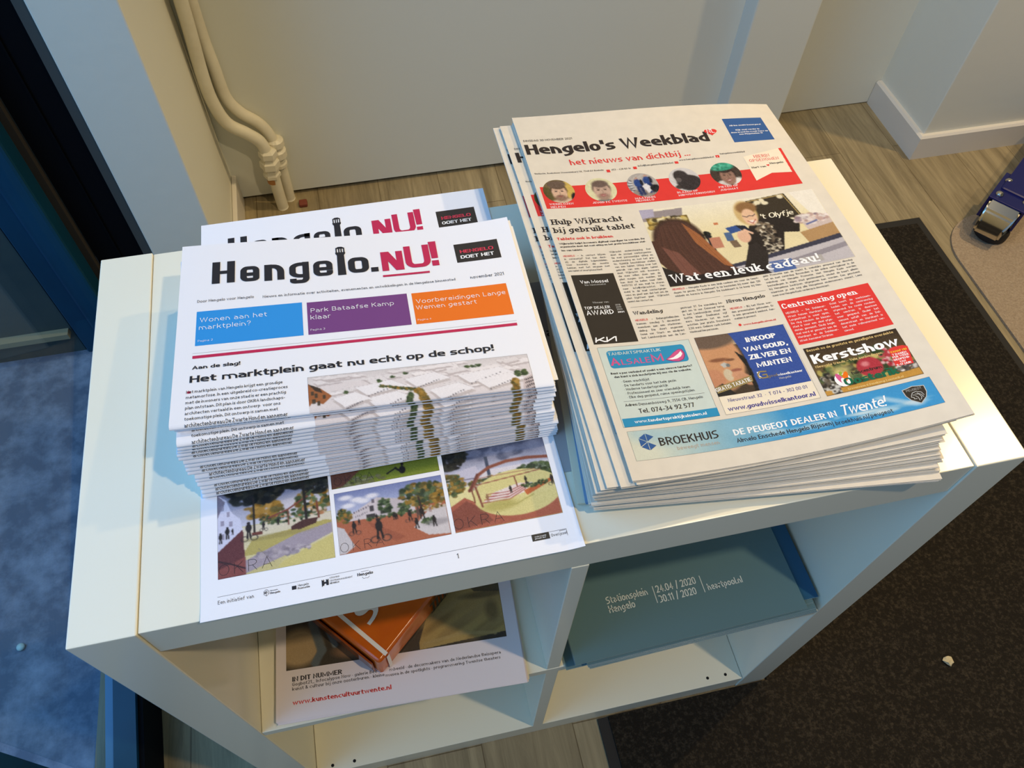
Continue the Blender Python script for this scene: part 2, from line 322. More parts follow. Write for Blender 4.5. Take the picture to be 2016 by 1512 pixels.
def m_kia(P, u, v, w, h, e):
    h = w*.2; y = v+1.6
    for pts in ([(0, 0), (.06, 1)], [(.03, .25), (.4, 1)], [(.15, .55), (.38, 0), (.5, 0), (.54, 1)], [(.5, 0), (.88, 1), (.94, 1), (.9, 0)]):
        P.line([(u+a*w, y-q*h) for a, q in pts], 'w', 1.15, 3)
def m_lips(P, u, v, w, h, e):
    c = (u+w*.5, v+h*.5)
    def bl(k, col, ly):
        P.poly([(c[0]+x*w*k, c[1]+y*h*k) for x, y in ((-.5, .25), (-.3, .05), (0, -.3), (.25, -.52), (.42, -.5), (.5, -.2), (.47, .1), (.35, .38), (.1, .52), (-.2, .45))], col, ly)
    bl(1.05, (150, 60, 110), 3.1); bl(.95, 'pink', 3.2)
    P.poly([(c[0]+x*w, c[1]+y*h) for x, y in ((-.42, .24), (-.1, .12), (.2, -.15), (.36, -.36), (.4, -.1), (.28, .12), (.05, .28), (-.2, .3))], 'w', 3.4)
def m_gee(P, u, v, w, h, e):
    P.line([(u+w, v+h*.1), (u+w*.3, v), (u, v+h*.4), (u, v+h*.8), (u+w*.35, v+h), (u+w*.95, v+h), (u+w*.95, v+h*.55), (u+w*.55, v+h*.55)], 'gold', 1.2, 3); P.poly([(u, v), (u+w*.4, v), (u+w*.1, v+h*.5), (u+w*.4, v+h), (u, v+h)], 'w', 2.9)
def m_petal(P, u, v, w, h, e):
    def pt(x, y, rx, ry, a, c, l):
        Q = []
        for i in range(16):
            t = 2*PI*i/16; px = rx*math.cos(t)*(abs(math.sin(t/1))**.0); py = ry*math.sin(t); Q.append((x+px*math.cos(a)-py*math.sin(a), y+px*math.sin(a)+py*math.cos(a)))
        P.poly(Q, c, l)
    pt(u+w*.4, v+h*.55, w*.5, h*.5, 0, 'w', 2.4); pt(u+w*.28, v+h*.45, w*.17, h*.42, -.35, 'pink', 2.6); pt(u+w*.62, v+h*.4, w*.17, h*.42, .5, 'orange', 2.5); pt(u+w*.45, v+h*.25, w*.14, h*.3, .05, (150, 180, 70), 2.45); pt(u+w*.42, v+h*.7, w*.16, h*.28, -.1, 'w', 2.7)
def m_hex(P, u, v, w, h, e):
    c = (u+w*.5, v+h*.5); R = w*.5; A = [PI*.5+PI/3*k for k in range(7)]
    for k in range(6):
        if k == 4: continue
        a, b = A[k]+.04, A[k+1]-.04; m = (a+b)/2; o = (c[0]+.5*math.cos(m), c[1]-.5*math.sin(m))
        P.poly([o, (c[0]+R*math.cos(a), c[1]-R*math.sin(a)), (c[0]+R*math.cos(b), c[1]-R*math.sin(b))], 'blue', 3)
def m_shield(P, u, v, w, h, e):
    S = [(0, .1), (.25, .06), (.5, 0), (.75, .06), (1, .1), (.98, .45), (.85, .72), (.5, 1), (.15, .72), (.02, .45)]
    for k, c, l in ((1.06, 'lg', 3), (.98, 'olive', 3.2)): P.poly([(u+w/2+(x-.5)*w*k, v+h/2+(y-.5)*h*k) for x, y in S], c, l)
    P.text('PEUGEOT', u+w*.14, v+h*.25, w*.72, 'sq', 'lg', 0, 4)
    for q in ([(.25, .5), (.35, .36), (.55, .32), (.75, .42), (.8, .6)], [(.25, .5), (.22, .58), (.32, .62), (.3, .7), (.42, .72)], [(.45, .45), (.6, .5), (.66, .68), (.58, .8)], [(.55, .42), (.7, .55), (.74, .7)], [(.42, .55), (.5, .66), (.5, .84)], [(.33, .48), (.4, .5)]):
        P.line([(u+x*w, v+y*h) for x, y in q], 'lg', .5, 4)
def m_crest(P, u, v, w, h, e):
    P.line([(u, v+h*.2), (u, v+h*.7), (u+w*.5, v+h), (u+w, v+h*.7), (u+w, v+h*.2), (u, v+h*.2)], 'k', .25, 3); P.line([(u+w*.5, v+h*.2), (u+w*.5, v+h)], 'k', .25, 3); P.rect(u+.3, v+h*.3, w*.4, h*.3, 'g', 2.5); P.line([(u+w*.2, v), (u+w*.5, v-.3), (u+w*.8, v)], 'k', .3, 3); P.line([(u+w*.6, v+h*.35), (u+w*.85, v+h*.6)], 'k', .3, 3)
def m_castle(P, u, v, w, h, e):
    P.poly([(u+a*w, v+b*h) for a, b in ((0, 0), (.12, 0), (.12, .12), (.24, .12), (.24, 0), (.36, 0), (.36, .4), (.64, .4), (.64, 0), (.76, 0), (.76, .12), (.88, .12), (.88, 0), (1, 0), (1, 1), (.66, 1), (.66, .8), (.5, .68), (.34, .8), (.34, 1), (.15, 1), (0, 1.2))], 'k', 3)
def m_logo(P, u, v, w, h, e):
    """heavy extended masthead letters, each fitted in its own box"""
    ch = e[6]; c = 'crimson' if ch in 'NU!_' else 'k'; st = 6.6
    def S(pts, wd=st, k=.62, col=c):
        cy = .76; V, F = stroke(rounded([(x, y/cy, r) for x, y, r in pts], 0, k, 6), wd); P.raw([(x, y*cy) for x, y in V], F, pc(col), 3)
    a = st/2; L = u+a; R = u+w-a; T = v+a*.76; B = v+h-a*.76; x = u+w/2; m = v+h*.5
    if ch == 'H': S([(L, T, 0), (L, B, 0)]); S([(R, T, 0), (R, B, 0)]); S([(L, m, 0), (R, m, 0)], 5)
    elif ch == 'e': S([(L, m+.6, 0), (R, m+.6, 0), (R, T, 1), (L, T, 1), (L, B, 1), (R, B, 1), (R, B-2.6, 0)], 5.4)
    elif ch == 'n': S([(L, T, 0), (L, B, 0)]); S([(L, T, 0), (R, T, 1), (R, B, 0)], 6)
    elif ch == 'g': S([(R, T, 0), (L, T, 1), (L, B, 1), (R, B, 0)], 5.6); S([(R, T-.4, 0), (R, B+7, 1), (L+.4, B+7, 1), (L+.4, B+5.2, 0)], 5.6)
    elif ch == 'o': S([(x, T, 0), (R, T, 1), (R, B, 1), (L, B, 1), (L, T, 1), (x, T, 0)], 6)
    elif ch == '.': P.rect(u, v, w, h, c, 3)
    elif ch == 'l':
        w = min(w, 8.2); g = lambda q: [(u+p[0]*w, v+p[1]*h) for p in q]
        P.poly(g([(.12, .24), (.88, .24), (.95, 1), (.05, 1)]), c, 3); P.poly(g([(-.06, .2), (1.06, .2), (1.02, .26), (.9, .3), (.1, .3), (-.02, .26)]), c, 3.1); P.poly(g([(.05, .04), (.3, 0), (.7, 0), (.95, .04), (.95, .07), (.05, .07)]), c, 3.1)
        for q in (.08, .37, .63, .92): P.line([(u+q*w, v+.05*h), (u+q*w, v+.21*h)], c, 1.15, 3.2)
    elif ch == 'N': S([(L, B, 0), (L, T, 0)], 6); S([(R, B, 0), (R, T, 0)], 6); P.poly([(u, v), (u+w*.38, v), (u+w, v+h), (u+w*.62, v+h)], c, 3.1)
    elif ch == 'U': S([(L, T, 0), (L, B, 1), (R, B, 1), (R, T, 0)], 6)
    elif ch == '!': w = min(w, 7); P.poly([(u, v), (u+w, v), (u+w*.95, v+h*.7), (u+w*.1, v+h*.7)], c, 3); P.rect(u+w*.05, v+h*.79, w*.9, h*.21, c, 3)
    elif ch == '_': P.rect(u, v, w, 2.4, c, 3)
MARK = {'heart': m_heart, 'kia': m_kia, 'lips': m_lips, 'gee': m_gee, 'petal': m_petal, 'hex': m_hex, 'shield': m_shield, 'crest': m_crest, 'castle': m_castle, 'L': m_logo}
# ------------------------------------------------------------------ printed pictures (ink only), painted into small colour grids
class Cv:
    def __init__(s, nx, ny, bg, seed=1):
        s.A = np.zeros((ny, nx, 3)); s.A[:] = bg; s.X, s.Y = np.meshgrid(np.linspace(0, 1, nx), np.linspace(0, 1, ny)); s.r = np.random.RandomState(seed); s.asp = nx/ny
    def put(s, M, c, a=1):
        M = M[..., None]*a; s.A = s.A*(1-M)+np.array(c, float)*M
    def poly(s, P, c, a=1):
        M = np.zeros(s.X.shape, bool); n = len(P)
        for i in range(n):
            x1, y1 = P[i]; x2, y2 = P[(i+1) % n]
            if y1 == y2: continue
            k = ((s.Y >= min(y1, y2)) & (s.Y < max(y1, y2))); M ^= k & (s.X < x1+(s.Y-y1)*(x2-x1)/(y2-y1))
        s.put(M.astype(float), c, a)
    def rect(s, x0, y0, x1, y1, c, a=1): s.put(((s.X >= x0) & (s.X <= x1) & (s.Y >= y0) & (s.Y <= y1)).astype(float), c, a)
    def ell(s, x, y, rx, ry, c, a=1, soft=.15, rot=0):
        dx = s.X-x; dy = s.Y-y
        if rot: dx, dy = dx*math.cos(rot)+dy*math.sin(rot), -dx*math.sin(rot)+dy*math.cos(rot)
        d = np.sqrt((dx/rx)**2+(dy/ry)**2); s.put(np.clip((1-d)/soft+.5, 0, 1), c, a)
    def line(s, P, w, c, a=1):
        for (x1, y1), (x2, y2) in zip(P[:-1], P[1:]):
            dx, dy = x2-x1, y2-y1; t = np.clip(((s.X-x1)*dx+(s.Y-y1)*dy/1)/(dx*dx+dy*dy+1e-9), 0, 1)
            d = np.hypot(s.X-x1-t*dx, (s.Y-y1-t*dy)/s.asp); s.put(np.clip((w-d)/(w*.5)+.5, 0, 1), c, a)
    def grad(s, y0, y1, c0, c1):
        t = np.clip((s.Y-y0)/(y1-y0), 0, 1)[..., None]; M = ((s.Y >= y0) & (s.Y <= y1))[..., None]
        s.A = np.where(M, np.array(c0, float)*(1-t)+np.array(c1, float)*t, s.A)
    def leaves(s, x, y, rx, ry, cols, n=60, r=.02):
        for i in range(n):
            a = s.r.rand()*2*PI; q = math.sqrt(s.r.rand()); c = np.array(cols[s.r.randint(len(cols))])+s.r.randn()*10
            s.ell(x+rx*q*math.cos(a), y+ry*q*math.sin(a), r*(.6+s.r.rand()), r*s.asp*(.5+.7*s.r.rand()), c, .9, .5)
    def noise(s, a):
        P = np.pad(s.A, ((1, 1), (1, 1), (0, 0)), 'edge'); s.A = .5*s.A+.5*(sum(P[i:i+s.A.shape[0], j:j+s.A.shape[1]] for i in range(3) for j in range(3))/9)
        s.A += s.r.randn(*s.A.shape[:2])[..., None]*a
    def man(s, x, y, h, c=(40, 34, 34)):
        s.ell(x, y-h*.9, h*.07/s.asp*1.3, h*.09, c); s.ell(x, y-h*.6, h*.13/s.asp*1.3, h*.26, c); s.line([(x-h*.04, y-h*.4), (x-h*.07, y)], h*.05/s.asp, c); s.line([(x+h*.04, y-h*.4), (x+h*.08, y)], h*.05/s.asp, c)
    def bike(s, x, y, h):
        for d in (-.16, .2):
            q = np.sqrt(((s.X-x-d*h/s.asp*1.4)/(h*.16/s.asp*1.3))**2+((s.Y-y)/(h*.16))**2); s.put(np.clip((.2-abs(q-.9))/.12, 0, 1), (52, 46, 46), .8)
        s.man(x, y-h*.04, h*.95)
AUT = [(150, 112, 40), (120, 92, 38), (92, 84, 42), (168, 130, 60)]; GRN = [(52, 70, 42), (70, 88, 56), (88, 104, 62), (40, 54, 36)]; DRK = [(24, 28, 26), (34, 38, 32), (18, 20, 22), (48, 46, 34)]
def p_aerial(nx, ny):
    c = Cv(nx, ny, (226, 216, 214), 3); c.grad(0, .25, (214, 206, 204), (228, 220, 218))
    for i in range(46):
        x, y = c.r.rand(), c.r.rand(); w, h = .05+.1*c.r.rand(), .1+.2*c.r.rand(); k = .25*w
        P = [(x, y), (x+w, y-.25*h), (x+w+k, y+.2*h), (x+k, y+.45*h)]; c.poly([(a, b+.10*h+.03) for a, b in P], (196, 184, 182)); c.poly(P, tuple(np.array((236, 228, 226))+c.r.randint(-10, 8)))
        c.line(P[:3], .0012, (176, 164, 164), .6)
    for x, y, w in ((.66, .42, .2), (.42, .36, .14), (.2, .45, .16), (.74, .62, .16), (.52, .75, .14), (.24, .8, .14), (.1, .7, .1)):
        P = [(x, y), (x+w, y-.13), (x+w+.07, y+.1), (x+.05, y+.26)]; c.poly([(a, b+.07) for a, b in P], (200, 188, 184)); c.poly(P, (240, 234, 234)); c.line(P+[P[0]], .0012, (180, 168, 168), .8)
        for k in range(9): c.rect(x+.055+.012*k*w/.14, y+.27-.022*k*w/.14, x+.061+.012*k*w/.14, y+.30-.022*k*w/.14, (90, 84, 90), .8)
    c.poly([(0, .2), (.05, .35), (.1, .62), (.06, .82), (.02, .72), (0, .85)], (160, 98, 58)); c.poly([(0, .2), (.05, .35), (.06, .5), (.03, .42)], (64, 52, 44))
    for q in ((.01, .42), (.025, .5), (.06, .55), (.015, .66), (.035, .72)): c.rect(q[0], q[1], q[0]+.014, q[1]+.12, (66, 58, 46), .9)
    for x, y in ((.31, .33), (.37, .26), (.43, .18), (.16, .55)): c.leaves(x, y, .008, .035, GRN, 12, .005)
    for t in range(14): q = t/13; c.leaves(.315+.17*q, .48+.24*q, .008, .03, AUT+GRN, 9, .005)
    for t in range(14): q = t/13; c.leaves(.475+.03*q, .7+.34*q, .015, .05, AUT, 12, .007); c.leaves(.44-.015*q, .82+.2*q, .009, .05, GRN, 9, .006)
    c.leaves(.935, .56, .012, .09, GRN, 30, .006); c.leaves(.965, .54, .012, .08, GRN, 30, .006); c.leaves(.915, .82, .014, .14, AUT, 36, .007); c.leaves(.91, 1, .016, .1, AUT, 30, .007); c.leaves(.74, .18, .04, .03, GRN, 22, .006)
    c.poly([(.955, .72), (1, .62), (1, 1.1), (.94, 1.1)], (206, 190, 186))
    for j in range(4):
        for k in range(5): c.rect(.957+.009*k, .74+.09*j-.012*k, .962+.009*k, .79+.09*j-.012*k, (74, 66, 70))
    c.noise(3); return c.A
def p_square(nx, ny):
    c = Cv(nx, ny, (200, 190, 120), 4); c.grad(0, .45, (112, 118, 148), (196, 196, 212)); c.ell(.75, .3, .3, .12, (226, 220, 224), .6, 1)
    c.grad(.46, 1, (214, 204, 186), (204, 194, 128))
    c.leaves(.42, .28, .16, .15, AUT, 90, .025); c.leaves(.85, .3, .16, .16, GRN+AUT, 90, .022); c.leaves(.66, .42, .3, .07, GRN+[(206, 186, 170), (180, 120, 80)], 90, .016)
    c.line([(.45, .4), (.62, .34), (.8, .22)], .008, (124, 66, 58)); c.line([(.62, .34), (.62, .52)], .006, (110, 60, 50)); c.line([(.88, .3), (.89, .5)], .008, (120, 66, 54))
    c.poly([(0, .02), (.08, .1), (.12, .25), (.2, .35), (.22, .5), (0, .72)], (206, 206, 226)); c.poly([(0, .02), (.07, .12), (0, .3)], (128, 120, 136))
    for q in ((.03, .16), (.03, .34), (.08, .24), (.1, .36), (.03, .5)): c.rect(q[0], q[1], q[0]+.03, q[1]+.06, (140, 132, 150), .8)
    c.poly([(.3, .62), (.95, .54), (1, .56), (1, .64), (.5, .78), (.2, .8)], (178, 164, 96)); c.poly([(.2, .86), (.7, .64), (1, .58), (1, .7), (.6, .88), (.2, 1)], (162, 150, 160)); c.poly([(.4, 1), (1, .72), (1, 1)], (204, 190, 120)); c.poly([(.2, 1), (.6, .86), (.5, 1)], (196, 184, 130))
    c.leaves(.55, .82, .25, .05, [(140, 130, 140), (176, 164, 170)], 40, .02); c.ell(.5, .62, .3, .03, (150, 138, 84), .6, .6)
    c.poly([(.22, .48), (.235, 1), (0, 1.02), (0, .7)], (98, 54, 56)); c.poly([(.1, .86), (.235, .8), (.235, 1), (0, 1), (0, .9)], (132, 74, 70)); c.line([(.0, .8), (.12, .86), (.23, .93)], .006, (50, 36, 40))
    c.leaves(.33, .06, .25, .15, DRK, 150, .03); c.leaves(.8, .0, .25, .1, DRK, 110, .03); c.leaves(.9, .12, .1, .08, DRK, 40, .02); c.leaves(.55, .02, .2, .07, DRK, 50, .02)
    c.line([(.32, .12), (.32, .56)], .008, (36, 32, 30)); c.line([(.77, .02), (.78, .5)], .012, (40, 36, 34)); c.line([(.77, .2), (.9, .08)], .006, (40, 36, 34))
    c.poly([(.64, .55), (.74, .5), (.88, .5), (.86, .56), (.72, .6), (.64, .59)], (78, 50, 46)); c.rect(.3, .54, .39, .58, (110, 62, 52))
    c.man(.025, .6, .12); c.man(.085, .56, .14); c.man(.13, .52, .07); c.bike(.27, .6, .2); c.bike(.4, .53, .1); c.man(.53, .5, .08); c.line([(.35, .74), (.48, .92)], .002, (120, 110, 110)); c.noise(4); return c.A
def p_lawn(nx, ny):
    c = Cv(nx, ny, (104, 118, 40), 5); c.grad(0, 1, (70, 84, 30), (120, 136, 44)); c.leaves(.2, .9, .3, .2, [(110, 112, 80), (90, 92, 60)], 60, .02)
    c.poly([(0, .3), (.25, .1), (.4, .1), (.1, .95), (0, 1)], (96, 60, 50)); c.ell(.66, .72, .03, .14, (22, 20, 24)); c.ell(.665, .5, .014, .08, (22, 20, 24)); c.line([(.65, .8), (.6, .62), (.52, .76)], .012, (26, 24, 26)); c.noise(5); return c.A
def p_plaza(nx, ny):
    c = Cv(nx, ny, (172, 100, 72), 6); c.grad(0, .4, (116, 128, 176), (190, 194, 216))
    for q in ((.12, .24), (.2, .16), (.26, .2), (.1, .1), (.34, .14)): c.ell(q[0], q[1], .06, .04, (236, 232, 236), .9, .8)
    c.poly([(.1, .42), (.38, .18), (.62, .28), (.72, .3), (.72, .52), (.1, .5)], (206, 194, 196)); c.poly([(.38, .18), (.62, .28), (.62, .5), (.38, .48)], (194, 182, 184))
    for k in range(7): c.rect(.16+.022*k, .36-.012*k, .17+.022*k, .39-.012*k, (110, 100, 110)); c.rect(.17+.018*k, .43-.008*k, .176+.018*k, .46-.008*k, (120, 110, 116))
    c.rect(.31, .3, .345, .4, (74, 68, 72)); c.rect(.27, .44, .35, .5, (64, 60, 60)); c.rect(.4, .4, .5, .47, (70, 72, 66)); c.rect(.33, .2, .36, .26, (110, 100, 108))
    c.leaves(.07, .4, .07, .12, AUT+GRN, 50, .016); c.leaves(.45, .34, .06, .12, GRN, 50, .014); c.leaves(.62, .42, .05, .08, GRN, 40, .014); c.leaves(.8, .24, .2, .2, AUT+GRN, 150, .022); c.line([(.76, .3), (.8, .72)], .008, (60, 46, 40)); c.leaves(.95, .35, .08, .1, AUT, 40, .018)
    c.rect(.7, .5, 1, .56, (188, 172, 158)); c.leaves(.55, .52, .3, .03, GRN, 40, .014); c.leaves(.88, .5, .12, .03, AUT+[(200, 180, 160)], 40, .012)
    c.poly([(1, .54), (.82, .56), (.68, .78), (.8, .94), (1, .98)], (206, 196, 194)); c.poly([(0, .55), (.06, .6), (.14, .9), (.05, 1), (0, 1)], (198, 190, 190)); c.poly([(.28, .56), (.33, .6), (.6, .9), (.5, .94), (.3, .64)], (150, 84, 62), .7); c.leaves(.82, .72, .07, .05, GRN, 40, .012); c.ell(.9, .76, .12, .05, (150, 142, 144), .7, .8)
    c.bike(.15, .7, .2); c.bike(.37, .86, .34); c.man(.36, .55, .1); c.man(.2, .58, .1); c.bike(.66, .66, .18); c.man(.74, .66, .2, (90, 70, 64)); c.man(.77, .66, .2); c.man(.71, .8, .17); c.man(.87, .82, .18); c.man(.85, .58, .1, (150, 110, 100)); c.man(.52, .6, .12); c.man(.54, .6, .1); c.noise(4); return c.A
def p_arch(nx, ny):
    c = Cv(nx, ny, (168, 94, 74), 7); c.grad(0, .34, (70, 78, 104), (192, 192, 210)); c.leaves(.55, .1, .4, .1, [(96, 104, 130), (120, 126, 150), (82, 90, 116)], 60, .05)
    c.grad(.34, .5, (218, 212, 220), (214, 206, 200)); c.poly([(.1, .3), (.3, .26), (.34, .4), (.1, .5)], (196, 192, 208)); c.rect(.12, .4, .3, .42, (130, 124, 140)); c.rect(.4, .17, .43, .4, (64, 74, 96))
    c.grad(.5, 1, (226, 216, 158), (214, 200, 130))
    c.leaves(.6, .48, .42, .07, GRN+AUT, 170, .018); c.leaves(.85, .44, .2, .09, GRN, 90, .02); c.leaves(.45, .52, .25, .05, [(206, 186, 178), (150, 130, 110), (190, 170, 150)], 70, .014); c.leaves(.06, .45, .1, .14, AUT+GRN, 80, .02); c.leaves(.06, .1, .17, .16, DRK, 120, .03); c.leaves(.92, .58, .1, .03, [(150, 120, 140), (120, 100, 120)], 30, .014)
    c.poly([(.42, .62), (.66, .56), (.8, .58), (.7, .68), (.5, .73), (.3, .72)], (228, 212, 206))
    for k in range(4): c.line([(.3+.02*k, .72-.03*k), (.55, .73-.03*k), (.72, .64-.02*k)], .005, (160, 72, 66))
    c.poly([(0, .7), (.14, .62), (.24, .7), (1, .66), (1, 1), (0, 1)], (166, 92, 72)); c.poly([(0, .76), (.15, .66), (.3, .8), (.36, .94), (0, .98)], (126, 70, 58), .8); c.ell(.64, .66, .42, .27, (214, 202, 136), 1, .02); c.poly([(.24, .64), (.3, .6), (1, .58), (1, .68), (.9, .72), (.3, .74)], (216, 204, 140)); c.poly([(.42, .62), (.66, .56), (.8, .58), (.7, .68), (.5, .73), (.3, .72)], (228, 212, 206))
    for k in range(4): c.line([(.3+.02*k, .72-.03*k), (.55, .73-.03*k), (.72, .64-.02*k)], .004, (160, 72, 66))
    c.ell(.45, .78, .16, .06, (176, 164, 90), .8, .7); c.line([(.4, .76), (.6, .8), (.78, .72)], .006, (176, 166, 96))
    c.poly([(.7, .66), (.98, .56), (1, .59), (.72, .72)], (190, 100, 56)); c.leaves(.82, .6, .13, .03, GRN, 50, .013)
    c.line([(.2, .55), (.24, .5), (.31, .38), (.42, .31), (.6, .27), (.8, .27), (1, .3)], .016, (136, 78, 62)); c.line([(.2, .55), (.3, .37)], .01, (110, 62, 54)); c.line([(.25, .5), (.6, .47), (.9, .44)], .005, (150, 90, 74)); c.line([(.3, .42), (.6, .42), (.85, .42)], .004, (160, 104, 88)); c.line([(.26, .52), (.29, .76)], .009, (128, 72, 56)); c.line([(.22, .53), (.23, .7)], .006, (120, 66, 52)); c.line([(.64, .48), (.65, .6)], .006, (128, 72, 56))
    c.man(.35, .72, .1, (150, 110, 80)); c.man(.58, .66, .09); c.man(.74, .58, .09); c.bike(.985, .64, .12); c.noise(5); return c.A
def face(c, x, y, w, h, skin, hair, beard=None, smile=0):
    c.ell(x, y-h*.28, w*1.12, h*.85, hair, 1, .2); c.ell(x, y+h*.05, w, h, skin, 1, .15); c.ell(x, y-h*.82, w*.98, h*.42, hair, 1, .3)
    d = tuple(np.array(skin)*.55)
    for s in (-1, 1): c.ell(x+s*w*.42, y-h*.12, w*.17, h*.055, (60, 46, 40), 1, .6); c.line([(x+s*w*.22, y-h*.27), (x+s*w*.62, y-h*.3)], .012, d, .8)
    c.line([(x+w*.02, y-h*.08), (x+w*.1, y+h*.2), (x-w*.06, y+h*.24)], .011, tuple(np.array(skin)*.75), .8)
    if beard: c.ell(x, y+h*.72, w*.8, h*.36, beard, .75, .5); c.ell(x, y+h*.38, w*.45, h*.08, beard, .7, .6)
    c.ell(x, y+h*.52, w*.34, h*.05+.03*smile, (150, 80, 76), 1, .6)
    if smile: c.ell(x, y+h*.51, w*.28, h*.035, (240, 232, 222), 1, .5)
def p_man1(nx, ny):
    c = Cv(nx, ny, (118, 100, 66), 8); c.ell(.9, .5, .2, .5, (206, 176, 92)); c.ell(.1, .6, .2, .3, (92, 84, 48)); c.ell(.6, 1.1, .5, .3, (206, 178, 152)); c.ell(.95, .8, .12, .2, (40, 36, 36)); face(c, .5, .55, .24, .34, (216, 180, 152), (96, 76, 60), (120, 92, 76)); c.ell(.48, .2, .3, .16, (106, 88, 74)); c.noise(5); return c.A
def p_man2(nx, ny):
    c = Cv(nx, ny, (218, 212, 170), 9); c.ell(.5, 1.15, .45, .25, (120, 116, 112)); face(c, .52, .55, .27, .36, (196, 166, 146), (110, 92, 82), (150, 122, 106), 1); c.noise(4); return c.A
def p_work(nx, ny):
    c = Cv(nx, ny, (178, 172, 166), 10); c.rect(0, .7, 1, 1, (150, 138, 128))
    for k in range(5): c.ell(.08, .3+.1*k, .1, .03, (90, 90, 94)); c.ell(.1, .34+.1*k, .08, .02, (220, 220, 224))
    for x, y in ((.36, .5), (.68, .42)): c.ell(x, y-.26, .06, .08, (190, 150, 130)); c.ell(x, y-.08, .13, .18, (44, 70, 130)); c.line([(x-.05, y+.1), (x-.02, y+.4)], .05, (40, 56, 104)); c.line([(x+.06, y+.08), (x+.1, y+.38)], .05, (36, 46, 84)); c.ell(x+.12, y-.1, .05, .14, (30, 34, 50))
    c.poly([(.45, .55), (.62, .45), (.8, .7), (.6, .85)], (222, 220, 222)); c.ell(.85, .68, .16, .16, (34, 34, 38)); c.noise(6); return c.A
def p_hood(nx, ny):
    c = Cv(nx, ny, (206, 202, 200), 11); c.ell(.42, .34, .24, .24, (58, 52, 52)); c.ell(.62, .66, .42, .34, (56, 50, 50)); c.ell(.3, .5, .1, .1, (96, 88, 86)); c.ell(.2, .8, .1, .08, (70, 62, 58)); c.noise(5); return c.A
def p_hat(nx, ny):
    c = Cv(nx, ny, (70, 58, 50), 12); c.ell(.8, .9, .2, .2, (226, 222, 216)); c.ell(.3, .95, .2, .2, (206, 200, 196)); face(c, .52, .6, .24, .36, (150, 116, 100), (58, 46, 42), None, 1); c.ell(.45, .17, .42, .18, (58, 150, 124)); c.leaves(.45, .17, .36, .13, [(70, 170, 140), (50, 120, 100), (90, 184, 156)], 40, .04); c.noise(5); return c.A
